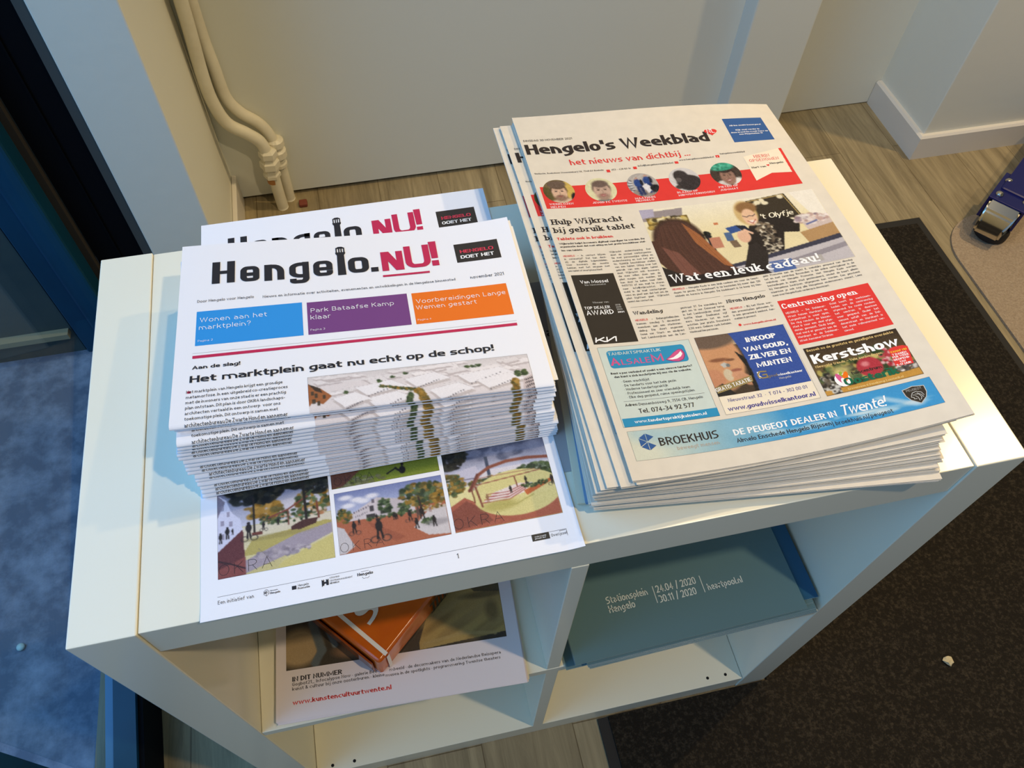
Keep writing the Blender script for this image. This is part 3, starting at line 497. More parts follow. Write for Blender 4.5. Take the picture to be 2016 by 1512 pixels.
def p_gift(nx, ny):
    c = Cv(nx, ny, (226, 212, 168), 13); c.grad(0, .5, (234, 226, 204), (228, 212, 160)); c.poly([(.86, 0), (1, 0), (1, .75), (.98, .75)], (236, 230, 218), .9)
    c.poly([(0, .04), (.24, .02), (.22, .14), (0, .16)], (150, 140, 140)); c.poly([(.0, .0), (.08, .0), (.07, .1), (0, .12)], (176, 170, 190)); c.rect(.02, .12, .25, .28, (120, 100, 50))
    for j in range(2): c.leaves(.13, .16+.09*j, .11, .03, [(214, 196, 130), (190, 160, 80), (70, 60, 40), (226, 214, 170)], 70, .012)
    c.rect(.37, .27, .395, .3, (196, 120, 80)); c.rect(.24, .3, .26, .42, (170, 150, 120))
    for x in (.27, .31): c.leaves(x, .42, .015, .05, DRK, 24, .008); c.rect(x-.008, .42, x+.012, .68, (40, 38, 42))
    c.rect(.22, .5, .3, .62, (206, 190, 190)); c.rect(.31, .46, .37, .6, (190, 130, 104)); c.rect(.4, .42, .44, .53, (80, 104, 140)); c.poly([(.41, .53), (.45, .53), (.46, .62), (.42, .62)], (120, 100, 80))
    c.poly([(.6, .04), (.83, .0), (.87, .42), (.62, .4)], (60, 52, 40)); c.line([(.61, .05), (.82, .015), (.86, .4)], .003, (186, 160, 100))
    for x, y, rx, ry in ((.66, .08, .02, .03), (.69, .06, .015, .03), (.8, .04, .018, .03), (.7, .1, .02, .025), (.64, .1, .015, .02), (.84, .35, .02, .02), (.8, .37, .02, .02)): c.ell(x, y, rx, ry, (226, 216, 184), 1, .4)
    # shopkeeper
    c.poly([(.55, .38), (.62, .3), (.74, .28), (.83, .42), (.8, .55), (.72, .52), (.66, .8), (.52, .82), (.5, .6)], (44, 38, 34)); c.ell(.57, .2, .062, .17, (206, 176, 120), 1, .2); c.ell(.585, .13, .058, .08, (140, 104, 66), 1, .3); c.ell(.58, .26, .04, .115, (226, 186, 152), 1, .2)
    c.line([(.545, .235), (.565, .255), (.58, .24), (.6, .25), (.615, .23)], .0025, (70, 56, 60)); c.ell(.582, .325, .02, .022, (240, 226, 214), 1, .4); c.line([(.56, .31), (.582, .345), (.605, .3)], .003, (170, 84, 74))
    c.leaves(.63, .45, .045, .11, [(50, 42, 36), (214, 204, 180), (120, 104, 84)], 120, .008); c.leaves(.63, .62, .05, .14, [(44, 38, 34), (206, 196, 172), (100, 88, 72)], 130, .008); c.leaves(.61, .75, .03, .1, [(44, 38, 34), (206, 196, 172)], 60, .008)
    c.poly([(.42, .36), (.49, .34), (.5, .42), (.44, .44)], (56, 84, 142)); c.poly([(.48, .34), (.53, .36), (.55, .44), (.51, .44)], (40, 42, 52)); c.ell(.5, .5, .035, .08, (222, 178, 148)); c.line([(.48, .45), (.52, .42), (.55, .47)], .008, (226, 184, 154))
    c.poly([(.84, .44), (1, .36), (1, .56), (.85, .54)], (204, 186, 178)); c.leaves(.9, .4, .09, .06, [(216, 200, 190), (190, 160, 150), (226, 216, 210), (150, 130, 140)], 70, .013); c.line([(.86, .47), (.92, .44)], .006, (100, 106, 150)); c.poly([(.8, .56), (1, .5), (1, .66), (.82, .72)], (176, 140, 96))
    c.poly([(.3, .84), (1, .66), (1, .72), (.5, .92), (.3, .92)], (62, 62, 76)); c.poly([(.3, .88), (1, .72), (1, 1), (.3, 1)], (190, 184, 186)); c.poly([(.45, .94), (1, .78), (1, .84), (.45, 1)], (146, 140, 146)); c.rect(.56, .86, .68, 1, (80, 104, 160)); c.rect(.5, .82, .56, 1, (170, 170, 180)); c.rect(.72, .88, .84, .96, (176, 170, 164))
    # customer's back
    c.ell(.15, .45, .14, .3, (70, 50, 40)); c.ell(.15, .4, .115, .22, (76, 54, 46), 1, .1); c.poly([(.02, .42), (.08, .24), (.13, .19), (.19, .2), (.24, .3), (.27, .4), (.35, .78), (.4, .92), (.2, .98), (.06, .9), (0, .7), (0, .42)], (82, 56, 46)); c.poly([(.2, .22), (.27, .4), (.37, .85), (.33, .82), (.23, .5)], (166, 104, 62)); c.poly([(.04, .5), (.12, .6), (.2, .95), (.1, .9)], (150, 98, 84), .6)
    for k in range(22): c.line([(.06+.008*k, .24), (.03+.013*k, .55), (.07+.015*k, .9)], .0028, ((100, 68, 54), (72, 50, 42), (120, 80, 64))[k % 3], .28)
    c.poly([(0, .75), (.1, .88), (.25, .96), (.42, .9), (.5, .62), (.55, .6), (.58, .75), (.54, .95), (.52, 1), (0, 1)], (50, 44, 40)); c.poly([(0, .9), (.5, .88), (.55, 1), (0, 1)], (46, 40, 38)); c.noise(4); return c.A
def p_gold(nx, ny):
    c = Cv(nx, ny, (72, 60, 48), 14); c.rect(0, 0, .45, .2, (190, 170, 140)); c.ell(.12, .42, .3, .52, (204, 150, 108), 1, .12); c.ell(.14, .06, .3, .16, (110, 92, 78), 1, .3); c.poly([(.28, .3), (.38, .5), (.34, .62), (.27, .6)], (206, 154, 112))
    c.ell(.16, .42, .1, .03, (130, 84, 60), .9, .5); c.ell(.28, .44, .05, .02, (110, 74, 56), .9, .5); c.ell(.3, .62, .06, .025, (150, 92, 76), .9, .5); c.poly([(.15, .5), (.21, .47), (.25, .52), (.19, .56)], (190, 190, 184)); c.ell(.235, .525, .022, .03, (120, 122, 120)); c.ell(.05, .72, .1, .16, (196, 138, 104), 1, .2); c.ell(.2, .68, .05, .1, (206, 190, 160))
    for k in range(4): c.ell(.3+.035*k, .7+.045*k, .07, .06, (206-6*k, 152-5*k, 118-5*k), 1, .25)
    c.poly([(.36, .3), (.48, .5), (.5, 1), (.4, 1), (.42, .6)], (40, 38, 36)); c.poly([(0, .86), (.1, .8), (.2, 1), (0, 1)], (46, 44, 42))
    M = (c.X > .37+.07*np.clip(c.Y, 0, 1)**.5+.03*np.sin(c.Y*3)).astype(float); c.put(M, (58, 84, 156)); c.noise(4); return c.A
def p_kerst(nx, ny):
    c = Cv(nx, ny, (84, 70, 48), 15); c.grad(0, .5, (56, 44, 34), (104, 86, 56)); c.leaves(.5, .62, .5, .24, GRN+[(190, 176, 96), (120, 116, 86), (150, 140, 80)], 150, .03); c.ell(.25, .6, .09, .12, (220, 206, 130), .8, .9)
    c.ell(.55, .62, .13, .2, (176, 56, 66), 1, .15); c.ell(.52, .55, .04, .05, (226, 150, 150), .8, .8); c.leaves(.78, .5, .1, .2, [(196, 70, 90), (226, 180, 180), (170, 50, 60)], 60, .018); c.leaves(.1, .78, .09, .2, [(70, 64, 56), (206, 204, 196), (110, 100, 84), (40, 36, 34)], 70, .018); c.leaves(.9, .78, .12, .08, [(220, 214, 206), (120, 116, 116), (70, 66, 66)], 60, .016); c.leaves(.7, .35, .05, .1, GRN, 30, .018)
    c.poly([(0, .9), (1, .86), (1, 1), (0, 1)], (196, 146, 66)); c.poly([(.07, .84), (.16, .84), (.17, 1), (.08, 1)], (80, 74, 66)); c.leaves(.12, .9, .05, .1, [(206, 204, 196), (50, 46, 44)], 30, .014); c.noise(5); return c.A
def p_sky(nx, ny):
    c = Cv(nx, ny, (90, 170, 214), 16); t = np.clip(c.X*2.2-.15, 0, 1)[..., None]; c.A = np.array((214, 216, 196.))*(1-t)+np.array((64, 150, 204.))*t
    for x, y, rx, ry in ((.05, .1, .05, .3), (.12, .3, .06, .3), (.4, .3, .08, .4)): c.ell(x, y, rx, ry, (150, 190, 206), .5, 1)
    for i in range(46):
        x = .45+.5*c.r.rand(); y = .85-.2*c.r.rand()-(.4*abs(x-.8) if x > .7 else 0); c.ell(x, y, .03*c.r.rand()+.01, .05, (214, 226, 226), .35, 1)
    for k in range(10): c.ell(.82+.012*k, .3+.06*k, .018, .05, (206, 222, 230), .5, 1)
    c.noise(2); return c.A
def p_painting(nx, ny):
    c = Cv(nx, ny, (66, 58, 48), 17); c.ell(.06, .72, .1, .26, (176, 150, 110), 1, .4); c.ell(.36, .85, .14, .12, (150, 112, 80), 1, .5); c.line([(.12, .4), (.16, .8), (.13, .95)], .02, (96, 104, 106)); c.line([(.17, .4), (.22, .75)], .014, (110, 118, 118)); c.poly([(.2, .35), (.27, .4), (.28, .78), (.24, .7)], (150, 84, 66))
    c.poly([(.6, .9), (.66, .45), (.75, .2), (1, .1), (1, .92), (.6, 1)], (176, 148, 88)); 
    for k in range(16): x = .62+.022*k; c.ell(x+.06, .45+.4*c.r.rand(), .03, .16, ((176, 150, 96), (124, 100, 58), (164, 136, 84))[k % 3], .55, .9, .5)
    c.ell(.92, .36, .1, .05, (90, 76, 52), .7, .8); c.ell(.95, .6, .03, .14, (104, 86, 56), .7, .8); c.line([(.62, .93), (.8, .86), (.95, .92)], .01, (176, 150, 96), .8); c.poly([(.8, 0), (1, 0), (1, .35), (.88, .3)], (70, 62, 48), .8); c.noise(4); return c.A
PIC = {k[2:]: v for k, v in list(globals().items()) if k.startswith('p_') and callable(v)}
# ------------------------------------------------------------------ page layouts in millimetres
LAY_T = [
('L',26.5,23.9,19.1,26.6,'k','H'),
('L',49.6,31.8,17.3,19.6,'k','e'),
('L',70.5,32.1,17.3,20.1,'k','n'),
('L',91.3,31.7,18.1,20.1,'k','g'),
('L',112,31.6,18.1,20.4,'k','e'),
('L',133.3,14.9,8.1,37.4,'k','l'),
('L',142.9,30.7,18.9,20.5,'k','o'),
('L',163.1,45.8,6.5,5.7,'k','.'),
('L',172.7,26.7,20.3,25.4,'k','N'),
('L',194.2,21.6,23.6,29.7,'k','U'),
('L',217.9,18.6,10.3,32.5,'k','!'),
('L',172.6,57.2,41.9,3.3,'k','_'),
('t','Door Hengelo voor Hengelo',15.3,71.6,46.2,0,'reg','g'),
('t','Nieuws en informatie over activiteiten, evenementen en ontwikkelingen in de Hengelose binnenstad',68.9,72.7,166.8,0,'reg','g'),
('t','november 2021',249.4,73,30.5,0,'reg','g'),
('r',240.9,26.3,41.1,24.4,'dk3',''),
('t','HENGELO',245.4,39,31.3,4.2,'sqb','crim2'),
('t','DOET HET',245,46.2,31.1,4.2,'sqb','w'),
('r',15.3,81.9,85.9,38.2,'cyan',''),
('r',105.1,82.7,85.6,37.4,'purple',''),
('r',194.7,83.2,84.8,37.1,'orange',''),
('t','Wonen aan het',18.2,94.5,53.9,0,'sq','w'),
('t','marktplein?',17.8,102.9,41.1,0,'sq','w'),
('t','Pagina 2',17.4,116.1,11.6,0,'sq','w'),
('t','Park Bataafse Kamp',108.1,95.2,70.3,0,'sq','w'),
('t','klaar',107.6,103.3,16.6,0,'sq','w'),
('t','Pagina 3',107,116,11.8,0,'sq','w'),
('t','Voorbereidingen Lange',197.7,96.2,79.1,0,'sq','w'),
('t','Wemen gestart',196.7,103.6,53,0,'sq','w'),
('t','Pagina 4',196.4,116.6,11.6,0,'sq','w'),
('r',13.9,130.6,265.8,3,'crimson',''),
('r',13.8,127.9,266.3,0.3,'lg',''),
('t','Aan de slag!',14.3,144.9,36.6,0,'sqb','k'),
('t','Het marktplein gaat nu echt op de schop!',12.9,158.3,241.8,0,'sqb','k'),
('r',11.7,166.6,2.4,2.2,'crimson',''),
('c',['Het marktplein van Hengelo krijgt een grondige','metamorfose. In een uitgebreid co-creatieproces','met de inwoners van onze stad is er een prachtig','plan ontstaan. Dit plan is door OKRA landschaps-','architecten vertaald in een ontwerp  voor ons','toekomstige plein. Dit ontwerp is samen met','architectenbureau De Zwarte Hond en aannemer'],11,78.8,168.8,5.19,'reg','k',0,0,0),
('i',102.4,165.7,178.5,34.3,'x','aerial'),
]
LAY_B = [
('i',13.1,314.6,89.7,73.8,'x','square'),
('i',105.3,304.4,89.8,24.8,'x','lawn'),
('i',106.5,333.6,88.7,53.9,'x','plaza'),
('i',198.7,311,88.4,76.4,'x','arch'),
('t','OKRA',13.8,386,40.5,0,'thin','k'),
('t','OKRA',107.3,385.7,34.4,0,'thin','k'),
('t','OKRA',198.5,384.7,40.4,0,'thin','k'),
('t','OKRA',107.4,326.5,32.8,0,'thin','k'),
('l',[(12.6,402.3),(256.9,401.3)],'g'),
('t','Een initiatief van',12.8,408.2,26.8,0,'reg','g'),
('crest',47,404.1,3.8,4.7,'k',''),
('t','Gemeente',51.8,405.6,5.7,0,'bold','k'),
('t','Hengelo',51.7,407.9,7.6,0,'bold','k'),
('r',68.1,405,3.4,3,'k',''),
('t','Hengelo',72.8,406.3,8.1,0,'reg','k'),
('t','Promotie',72.5,408.5,9.1,0,'bold','k'),
('castle',90.7,404.7,5.3,4.9,'k',''),
('t','STICHTING',97,404.9,7.4,0,'reg','k'),
('t','CENTRUMMANAGEMENT',97,407.3,17.3,0,'reg','k'),
('t','HENGELO',96.8,409.3,7.1,0,'bold','k'),
('t','Hengelo',118.1,407.4,12.1,0,'bold','k'),
('l',[(121.3,404.2),(127,404.1)],'k'),
('l',[(121.7,408.6),(122.6,410),(124.2,409.8),(125.9,410),(127.2,408.8)],'k'),
('r',257.4,401.1,14.4,5.8,'dk',''),
('t','mede mogelijk',259.9,403.9,9.3,0,'reg','w'),
('t','gemaakt door',259.6,405.5,9.1,0,'reg','w'),
('t','Overijssel',273,405.8,12.9,0,'reg','k'),
('t','provincie',280.5,402.5,5.2,0,'reg','k'),
('l',[(272.1,401.4),(286.2,401.4),(286.1,407.2)],'g'),
('t','1',196.2,408.5,1.2,0,'ser','k'),
]
LAY_W = [
('t','DINSDAG 30 NOVEMBER 2021',3.6,38,50.8,-0.86,'reg','n'),
('t',"Hengelo's Weekblad",2.7,56.9,196.4,-1,'head','n'),
('heart',197.4,39,14.2,9.9,'red',''),
('t','NL',199.8,45.6,8.3,-0.86,'ser','w'),
('t','het nieuws van dichtbij ...',42.9,74.8,127.5,-0.86,'med','red'),
('t','Redactie, Boekelose Stoomblekerij 58, 7548 EG Boekelo',3.7,85.3,70.7,-0.86,'reg','n'),
('r',77,84.5,3.7,3.6,'red',''),
('t','053 - 428 83 14',82.5,86.1,20.1,-0.86,'reg','n'),
('r',105.4,83.3,3.7,3.4,'red',''),
('t','info@hengelosweekblad.nl',111,83.8,37.7,-0.86,'reg','n'),
('r',150.4,81.3,3.9,3.2,'red',''),
('t','www.hengelosweekblad.nl',156.1,81.2,37.7,-0.86,'reg','n'),
('r',196.2,78.2,3.9,3.5,'red',''),
('t','hengelosweekblad',202.2,77.9,27.3,-0.86,'reg','n'),
('t','f',197.4,81.2,0.9,-0.86,'bold','w'),
('r',224.3,24.5,46.1,37.4,'blue',''),
('t','All-inn zoekt bezorgers!',228.5,36.9,36.8,1.9,'bold','w'),
('t','Kijk snel verder in',232.9,44.3,27.7,1.9,'bold','w'),
('t','deze krant! En maak kans op',226,47.9,43,1.9,'bold','w'),
('t','een Playstation 5!',234.3,51.2,27.1,1.9,'bold','w'),
('r',4,102.8,266,29,'red',''),
('p',[(224.6,84.3),(268.1,76.4),(266.8,113.6),(245.3,111.5),(225.1,119.7)],'paper'),
('p',[(267.6,76.3),(270.9,76.3),(269.8,114.4),(266.5,113.8)],'red'),
('t','HIERIN',236.1,87.7,17.2,-0.86,'ser','red'),
('t','OPGENOMEN',228.9,93.1,32.5,-0.86,'ser','red'),
('t','Hart van',227.4,102.4,15.7,-0.86,'bold','n'),
('t','Hengelo',248.7,99.1,15.1,-0.86,'bold','n'),
('heart',244.3,98.7,3.3,2.9,'red',''),
('circ',6.2,108.6,31.1,1.7,'x','man1'),
('circ',48.4,109.2,31.4,2.7,'x','man2'),
('circ',92.2,106.9,31.9,3.6,'x','work'),
('circ',136.7,104.7,32,4.2,'x','hood'),
('circ',181.4,103.3,32.3,4.6,'x','hat'),
('t','WERKLOZEN',8,127.5,23.6,2.3,'ser','w'),
('t','HELPEN',8.4,131.2,14.3,2.3,'ser','w'),
('t','JEUGD FC TWENTE',50.7,128.3,35.2,2.3,'ser','w'),
('t','MAATHUIS',94.5,126.9,21.1,2.3,'ser','w'),
('t','HENGELO',94.7,130.1,18.3,2.3,'ser','w'),
('t','BLAZEN OP',139.2,124.5,21.6,2.3,'ser','w'),
('t','MIDWINTERHOORN',139.4,128.3,37.7,2.3,'ser','w'),
('t','PIETEN OP',183.4,123.7,20.5,2.3,'ser','w'),
('t','JUDOMAT',183.5,127.7,19,2.3,'ser','w'),
('t','Hulp Wijkracht',3.9,152.5,70,-0.86,'serb','n'),
('t','bij gebruik tablet',3.4,162.8,79.4,-0.86,'serb','n'),
('t','Tablets ook in bruikleen',3.8,172,54.4,-0.86,'bold','red'),
('t','Wijkracht helpt inwoners digitaal vaardiger te worden. De',4.2,177.4,83.5,-0.86,'bold','n'),
('t','organisatie doet dat met uitleg en het gratis beschikbaar stel-',4.2,181,83.6,-0.86,'bold','n'),
('t','len van tablets.',4.4,185.5,20.3,-0.86,'bold','n'),
('c',['HENGELO – In contact blijven','in coronatijd? Dat kan dank-','zij de digitale hulpmiddelen.','Voor inwoners die moeite','hebben met het omgaan met','een tablet of smartphone biedt'],4.3,40.3,192.3,3.49,'reg','n',1,1,0),
('c',['Wijkracht ondersteuning. Dat','doet de sociaal werkorganisa-','tie met persoonlijke uitleg en','ondersteuning en met het gra-','tis, tijdelijk beschikbaar stellen','van een tablet. Uitleg over het','gebruik van een eigen tablet','doet Wijkracht ook. Inwoners','die mee willen doen aan de','pilot mogen zich melden. Dit','kan door te bellen naar 088-','9455722 of een mail te sturen','naar info@wijkracht.nl. Ver-','meld in de mail contactgege-','vens en geef aan dat het om de','pilot DigiWeet gaat. Wijkracht','neemt dan contact op.'],49,40.5,190.3,3.61,'reg','n',1,0,0),
('r',5.2,213.9,40.2,75.5,'olive',''),
('t','Van Mossel',11.8,223.9,26.1,-0.86,'med','w'),
('t','kia-vanmossel.nl',15.1,226.6,19.4,-0.86,'reg','lg'),
('t','Winnaar van:',16.6,246.4,15.1,-0.86,'reg','lg'),
('t','TOP DEALER',7.4,252.5,23.6,-0.86,'med','w'),
('t','AWARD',7.8,258.8,25,-0.86,'med','w'),
('t','2018',36.4,250.4,4.8,1.7,'reg','lg'),
('t','2019',36.4,252.9,4.9,1.7,'reg','lg'),
('t','2020',36.4,255.3,5.2,1.7,'reg','lg'),
('t','2021',36.4,258.2,6,1.7,'bold','w'),
('kia',7.7,285.4,20.3,1.9,'w',''),
('i',93.3,141.2,182.1,97.1,'x','gift'),
('t','Wat een leuk',97.1,231.3,88.5,-0.86,'serb','w'),
('t','cadeau!',190.1,231.9,52.5,-0.86,'serb','w'),
('c',['HENGELO – Hengelo Kado is een leuk cadeau om voor de feest-','dagen te geven. De kadokaart is te besteden bij meer dan 120','winkels en horeca in Hengelo. De kadokaart is te koop bij Hen-'],94.3,84,239.5,3.78,'reg','n',1,1,0),
('c',['gelo Promotie aan de Markt 8, wekelijks geopend van dinsdag','tot en met zaterdag. Bovendien is die online verkrijgbaar in de','webshop van Hengelo Promotie. Met Hengelo Kado worden','bestedingen in eigen stad gestimuleerd, omdat de kaart alleen','bij Hengelose bedrijven uitgegeven kan worden. Een geschenk','waarmee je ook nog alle Hengelose ondernemers steunt. Lees','meer over Hengelo Kado verderop in deze krant.'],182.9,87.8,238.8,3.84,'reg','n',1,0,0),
('l',[(49.6,253.6),(135.3,252.4)],'g'),
('l',[(139.1,252.7),(178.9,253.5)],'g'),
('t','Wandeling',50,261.8,27.4,-0.86,'serb','n'),
('c',['HENGELO – Belangstellenden','kunnen zondag 5 december','meedoen aan een stadswan-','deling. Die duurt ongeveer','twee uur. Start- en eindpunt','het Lambooijhuis aan de Lan-'],49.5,40.7,268.8,3.73,'reg','n',1,1,0),
('c',['gestraat 37. De wandeling be-','gint om 14 uur. Eenmaal terug','in het Lambooijhuis staat de','koffie klaar. Deelname vijf','euro. Kinderen tot en met','achttien jaar gratis. Donateurs','2,50 euro. Gelieve cash betalen.','Maximaal tien personen.'],94.5,40.5,260.5,3.75,'reg','n',1,0,0),
('t','Nivon Hengelo',139,260.8,36.9,-0.86,'serb','n'),
('c',['HENGELO – Bij het Nivon wor-','den presentaties gehouden. Er','is een gevarieerd aanbod. Aan-','melden is gewenst.'],139.3,39.9,268.3,3.71,'reg','n',1,1,0),
('t','www.hengelo.nivon.nl',144.6,286.9,30.6,-0.86,'bold','red'),
('disc',140.2,284.5,2.7,2.1,'red',''),
('r',184.4,267.4,87,48.7,'red',''),
('t','Centrumring open',186.1,276.7,70.7,-0.86,'serb','w'),
('c',['HENGELO – De Deldener-','straat tussen Marskant en','Langestraat is weer open.','De ring rondom de binnen-','stad is voor een deel afge-','sloten geweest. Sinds begin','mei werd er gewerkt aan de','Marskant en de Deldener-','straat. Aannemer Strukton'],186.7,37.4,282.8,3.81,'reg','w',1,0,0),
('c',['Oviel heeft de werkzaam-','heden aan de centrumring','afgerond. De route rondom','het centrum is daarmee','weer geopend. Onder het','nieuwe asfalt van de Del-','denerstraat en Marskant is','het oude vuilwaterriool ver-','nieuwd.'],228.5,38.7,282.1,3.79,'reg','w',1,0,0),
('rb',6.9,292.9,83.4,76.6,'pale',''),
('r',7.9,361.7,82.8,7.7,'teal',''),
('rr',13.2,296.9,70.6,17.4,'teal',''),
('t','TANDARTSPRAKTIJK',14.4,301.4,47.5,3,'med','pale'),
('t','A',14,311.6,8.4,7.4,'bold','pink'),
('t','LSALE',23.8,311.5,25.8,5.4,'med','pink'),
('t','M',51,311.4,10.7,7.6,'bold','pink'),
('lips',63.7,302,17.9,11.3,'pink',''),
('t','Bent u pas verhuisd of zoekt u een nieuwe tandarts?',11.3,320.1,72.9,-0.86,'bold','n'),
('t','dan kunt u zich inschrijven bij ons via de website.',13.1,323.6,69.1,-0.86,'bold','n'),
('t','• Geen wachtlijst',18,328.7,24.6,-0.86,'reg','n'),
('t','• De tandarts voor het hele gezin',18,332.5,47.3,-0.86,'reg','n'),
('t','• Moderne tandartspraktijk',18.2,336.2,38.4,-0.86,'reg','n'),
('t','• Professioneel en zeer vriendelijk team',18.4,340.1,56.7,-0.86,'reg','n'),
('t','• Elke dag geopend, ruime openingstijden',18.6,343.8,59.3,-0.86,'reg','n'),
('l',[(14.3,346.3),(85.2,346.7)],'g'),
('t','Adres:',14.4,350.9,10.7,-0.86,'bold','n'),
('t','Dennenbosweg 9, 7556 CB, Hengelo',26.1,351.2,56.4,-0.86,'reg','n'),
('t','Tel. 074-34 92 577',24.1,358.2,48.5,-0.86,'med','n'),
('t','www.tandartspraktijkalsalem.nl',17.5,366.7,62.7,-0.86,'bold','w'),
('rb',95.9,292.3,84.3,77.2,'paper',''),
('i',95.7,292.3,83.8,60.1,'x','gold'),
('t','INKOOP',140.2,304.3,28.2,-0.86,'blk','w'),
('t','VAN GOUD,',135.1,313.6,40.2,-0.86,'blk','w'),
('t','ZILVER EN',136.4,322,38.4,-0.86,'blk','w'),
('t','MUNTEN',139.9,330.7,32,-0.86,'blk','w'),
('gee',137.1,334.9,8,6.5,'gold',''),
('t','goud',145.4,341.9,8.2,-0.86,'reg','gold'),
('t','wisselkantoor',153.8,342,22.5,-0.86,'bold','w'),
('t','Hengelo',153.9,345.4,10.5,-0.86,'reg','lg'),
('p',[(96.6,343.2),(131.4,336.8),(130.9,342.8),(96.5,349.3)],'gold'),
('rt',[(96.1,347.9),(129.7,342.2)],'GRATIS TAXATIE'),
('t','Nieuwstraat 32  •  T 074 - 302 00 01',102.6,358.5,70.7,-0.86,'reg','ind'),
('t','www.goudwisselkantoor.nl',99.4,366.7,77.8,-0.86,'bold','ind'),
('i',185.8,320.6,84.9,48.9,'x','kerst'),
('t','Bezoek nu de grootste en gezelligste overdekte',187.9,324.6,78.9,-0.86,'med','cream'),
('t','Kerstshow',188.5,337.4,77.8,-0.86,'blk','w'),
('t','Nieuwste trends – Vele aanbiedingen',188.3,341.8,60.1,-0.86,'med','cream'),
('p',[(254.6,339.7),(259.7,337.9),(267.6,338.2),(271.3,340.2),(270.9,343),(268.1,357.5),(253,356.5)],'red'),
('t','VANAF NU',254.9,343.4,14.3,1.9,'bold','yel'),
('t','7 DAGEN',255.2,346.3,12.5,1.9,'bold','w'),
('t','PER WEEK',254.3,348.7,14.2,1.9,'bold','w'),
('t','GEOPEND',254,351.4,13.7,1.9,'bold','w'),
('t','VAN',257.9,354.1,5.4,1.9,'bold','w'),
('t','9-17 UUR',253.9,356.7,12.7,1.9,'bold','w'),
('t','tuincentrum',214.7,354.9,27.1,-0.86,'bold','n'),
('petal',199.8,350,14,13.5,'pink',''),
('t','Oosterik',205.2,363.7,47.6,-0.86,'blk','green'),
('t','Gravenveen 6 Denekamp | oosterik.nl',205.4,368,48.7,-0.86,'bold','cream'),
('i',8.4,373.4,264.8,25.8,'x','sky'),
('t','BROEKHUIS',32,388.8,50.6,-0.86,'med','n'),
('t','beweegt mensen',44.9,394.2,36.3,-0.86,'reg','tan'),
('hex',15.2,377.1,14.7,13.8,'blue',''),
('t','DE PEUGEOT DEALER IN',95.8,389.1,90.3,-0.86,'bold','w'),
('t','Twente!',189.7,389.5,38.8,-0.86,'scr','w'),
('t','Almelo Enschede Hengelo Rijssen',95.8,395.5,82.3,-0.86,'med','n'),
('t','| broekhuis.nl/peugeot',178.9,396.7,52,-0.86,'reg','n'),
('shield',246.7,378.2,18.1,16.3,'olive',''),
]
LAY_X = [
('t','Stationsplein',57.9,149.2,53.3,-1.2,'med','pg'),
('t','Hengelo',57.9,160.5,33.5,-1.2,'med','pg'),
('t','24.04 / 2020',122.7,149.7,52,-1.2,'med','pg'),
('t','30.11 / 2020',122.5,162.4,48.3,-1.2,'med','pg'),
('t','heartpool.nl',186.4,161.3,45.9,-1.2,'med','pg'),
('l',[(119.4,140.8),(119.1,161.3)],'pg'),
('l',[(181.4,141.4),(181.2,162.2)],'pg'),
]
LAY_K = [
('i',12,255.6,264.8,88.2,'x','painting'),
('t','IN DIT NUMMER',19,357.3,58,-0.86,'bold','dk2'),
('t','Gogbot21_ Infocalypse Now • galerie Bee',18.9,362.3,99.1,-0.86,'med','g2'),
('t','mbeeld • de decormakers van de Nederlandse Reisopera',132.8,362.9,133.8,-0.86,'med','g2'),
('t','kunst & cultuur bij onze oosterburen • kleine',18.8,367.5,107.7,-0.86,'med','g2'),
('t','musea in de spotlights • programmering Twentse theaters',127.9,368.7,137.4,-0.86,'med','g2'),
('t','www.kunstencultuurtwente.nl',19.1,383.6,114.3,-0.86,'bold','red'),
]
# ------------------------------------------------------------------ setting: floor, walls, facade
rnd = random.Random(7)
def floor_mat():
    m = bpy.data.materials.new('vinyl_planks'); m.use_nodes = True; t = m.node_tree; p = t.nodes['Principled BSDF']; L = t.links.new; N = t.nodes.new
    tc = N('ShaderNodeTexCoord'); mp = N('ShaderNodeMapping'); L(tc.outputs['Object'], mp.inputs[0]); mp.inputs['Rotation'].default_value = (0, 0, PI/2)
    br = N('ShaderNodeTexBrick'); L(mp.outputs[0], br.inputs[0]); br.offset = .37; br.inputs['Scale'].default_value = 1; br.inputs['Brick Width'].default_value = 1.22; br.inputs['Row Height'].default_value = .152; br.inputs['Mortar Size'].default_value = .0008
    br.inputs['Color1'].default_value = (*lin((168, 154, 122)), 1); br.inputs['Color2'].default_value = (*lin((148, 134, 104)), 1); br.inputs['Mortar'].default_value = (*lin((112, 96, 68)), 1)
    m2 = N('ShaderNodeMapping'); L(tc.outputs['Object'], m2.inputs[0]); m2.inputs['Scale'].default_value = (38, 3.2, 1)
    n = N('ShaderNodeTexNoise'); n.inputs['Scale'].default_value = 1; n.inputs['Detail'].default_value = 7; n.inputs['Roughness'].default_value = .7; n.inputs['Distortion'].default_value = .8; L(m2.outputs[0], n.inputs[0])
    r = N('ShaderNodeValToRGB'); r.color_ramp.elements[0].position = .32; r.color_ramp.elements[0].color = (.4, .375, .33, 1); r.color_ramp.elements[1].position = .66; r.color_ramp.elements[1].color = (1.1, 1.08, 1.02, 1); L(n.outputs[0], r.inputs[0])
    x = N('ShaderNodeMix'); x.data_type = 'RGBA'; x.blend_type = 'MULTIPLY'; x.inputs[0].default_value = .8; L(br.outputs[0], x.inputs[6]); L(r.outputs[0], x.inputs[7]); L(x.outputs[2], p.inputs['Base Color']); p.inputs['Roughness'].default_value = .55; p.inputs['Specular IOR Level'].default_value = .3
    return m
M_wall = mat('wall_gloss_paint', (222, 224, 214), .32, 0, .5, bump=(14, .03))
M_wallr = mat('wall_matt_paint', (226, 224, 208), .6, 0, .3, bump=(40, .12))
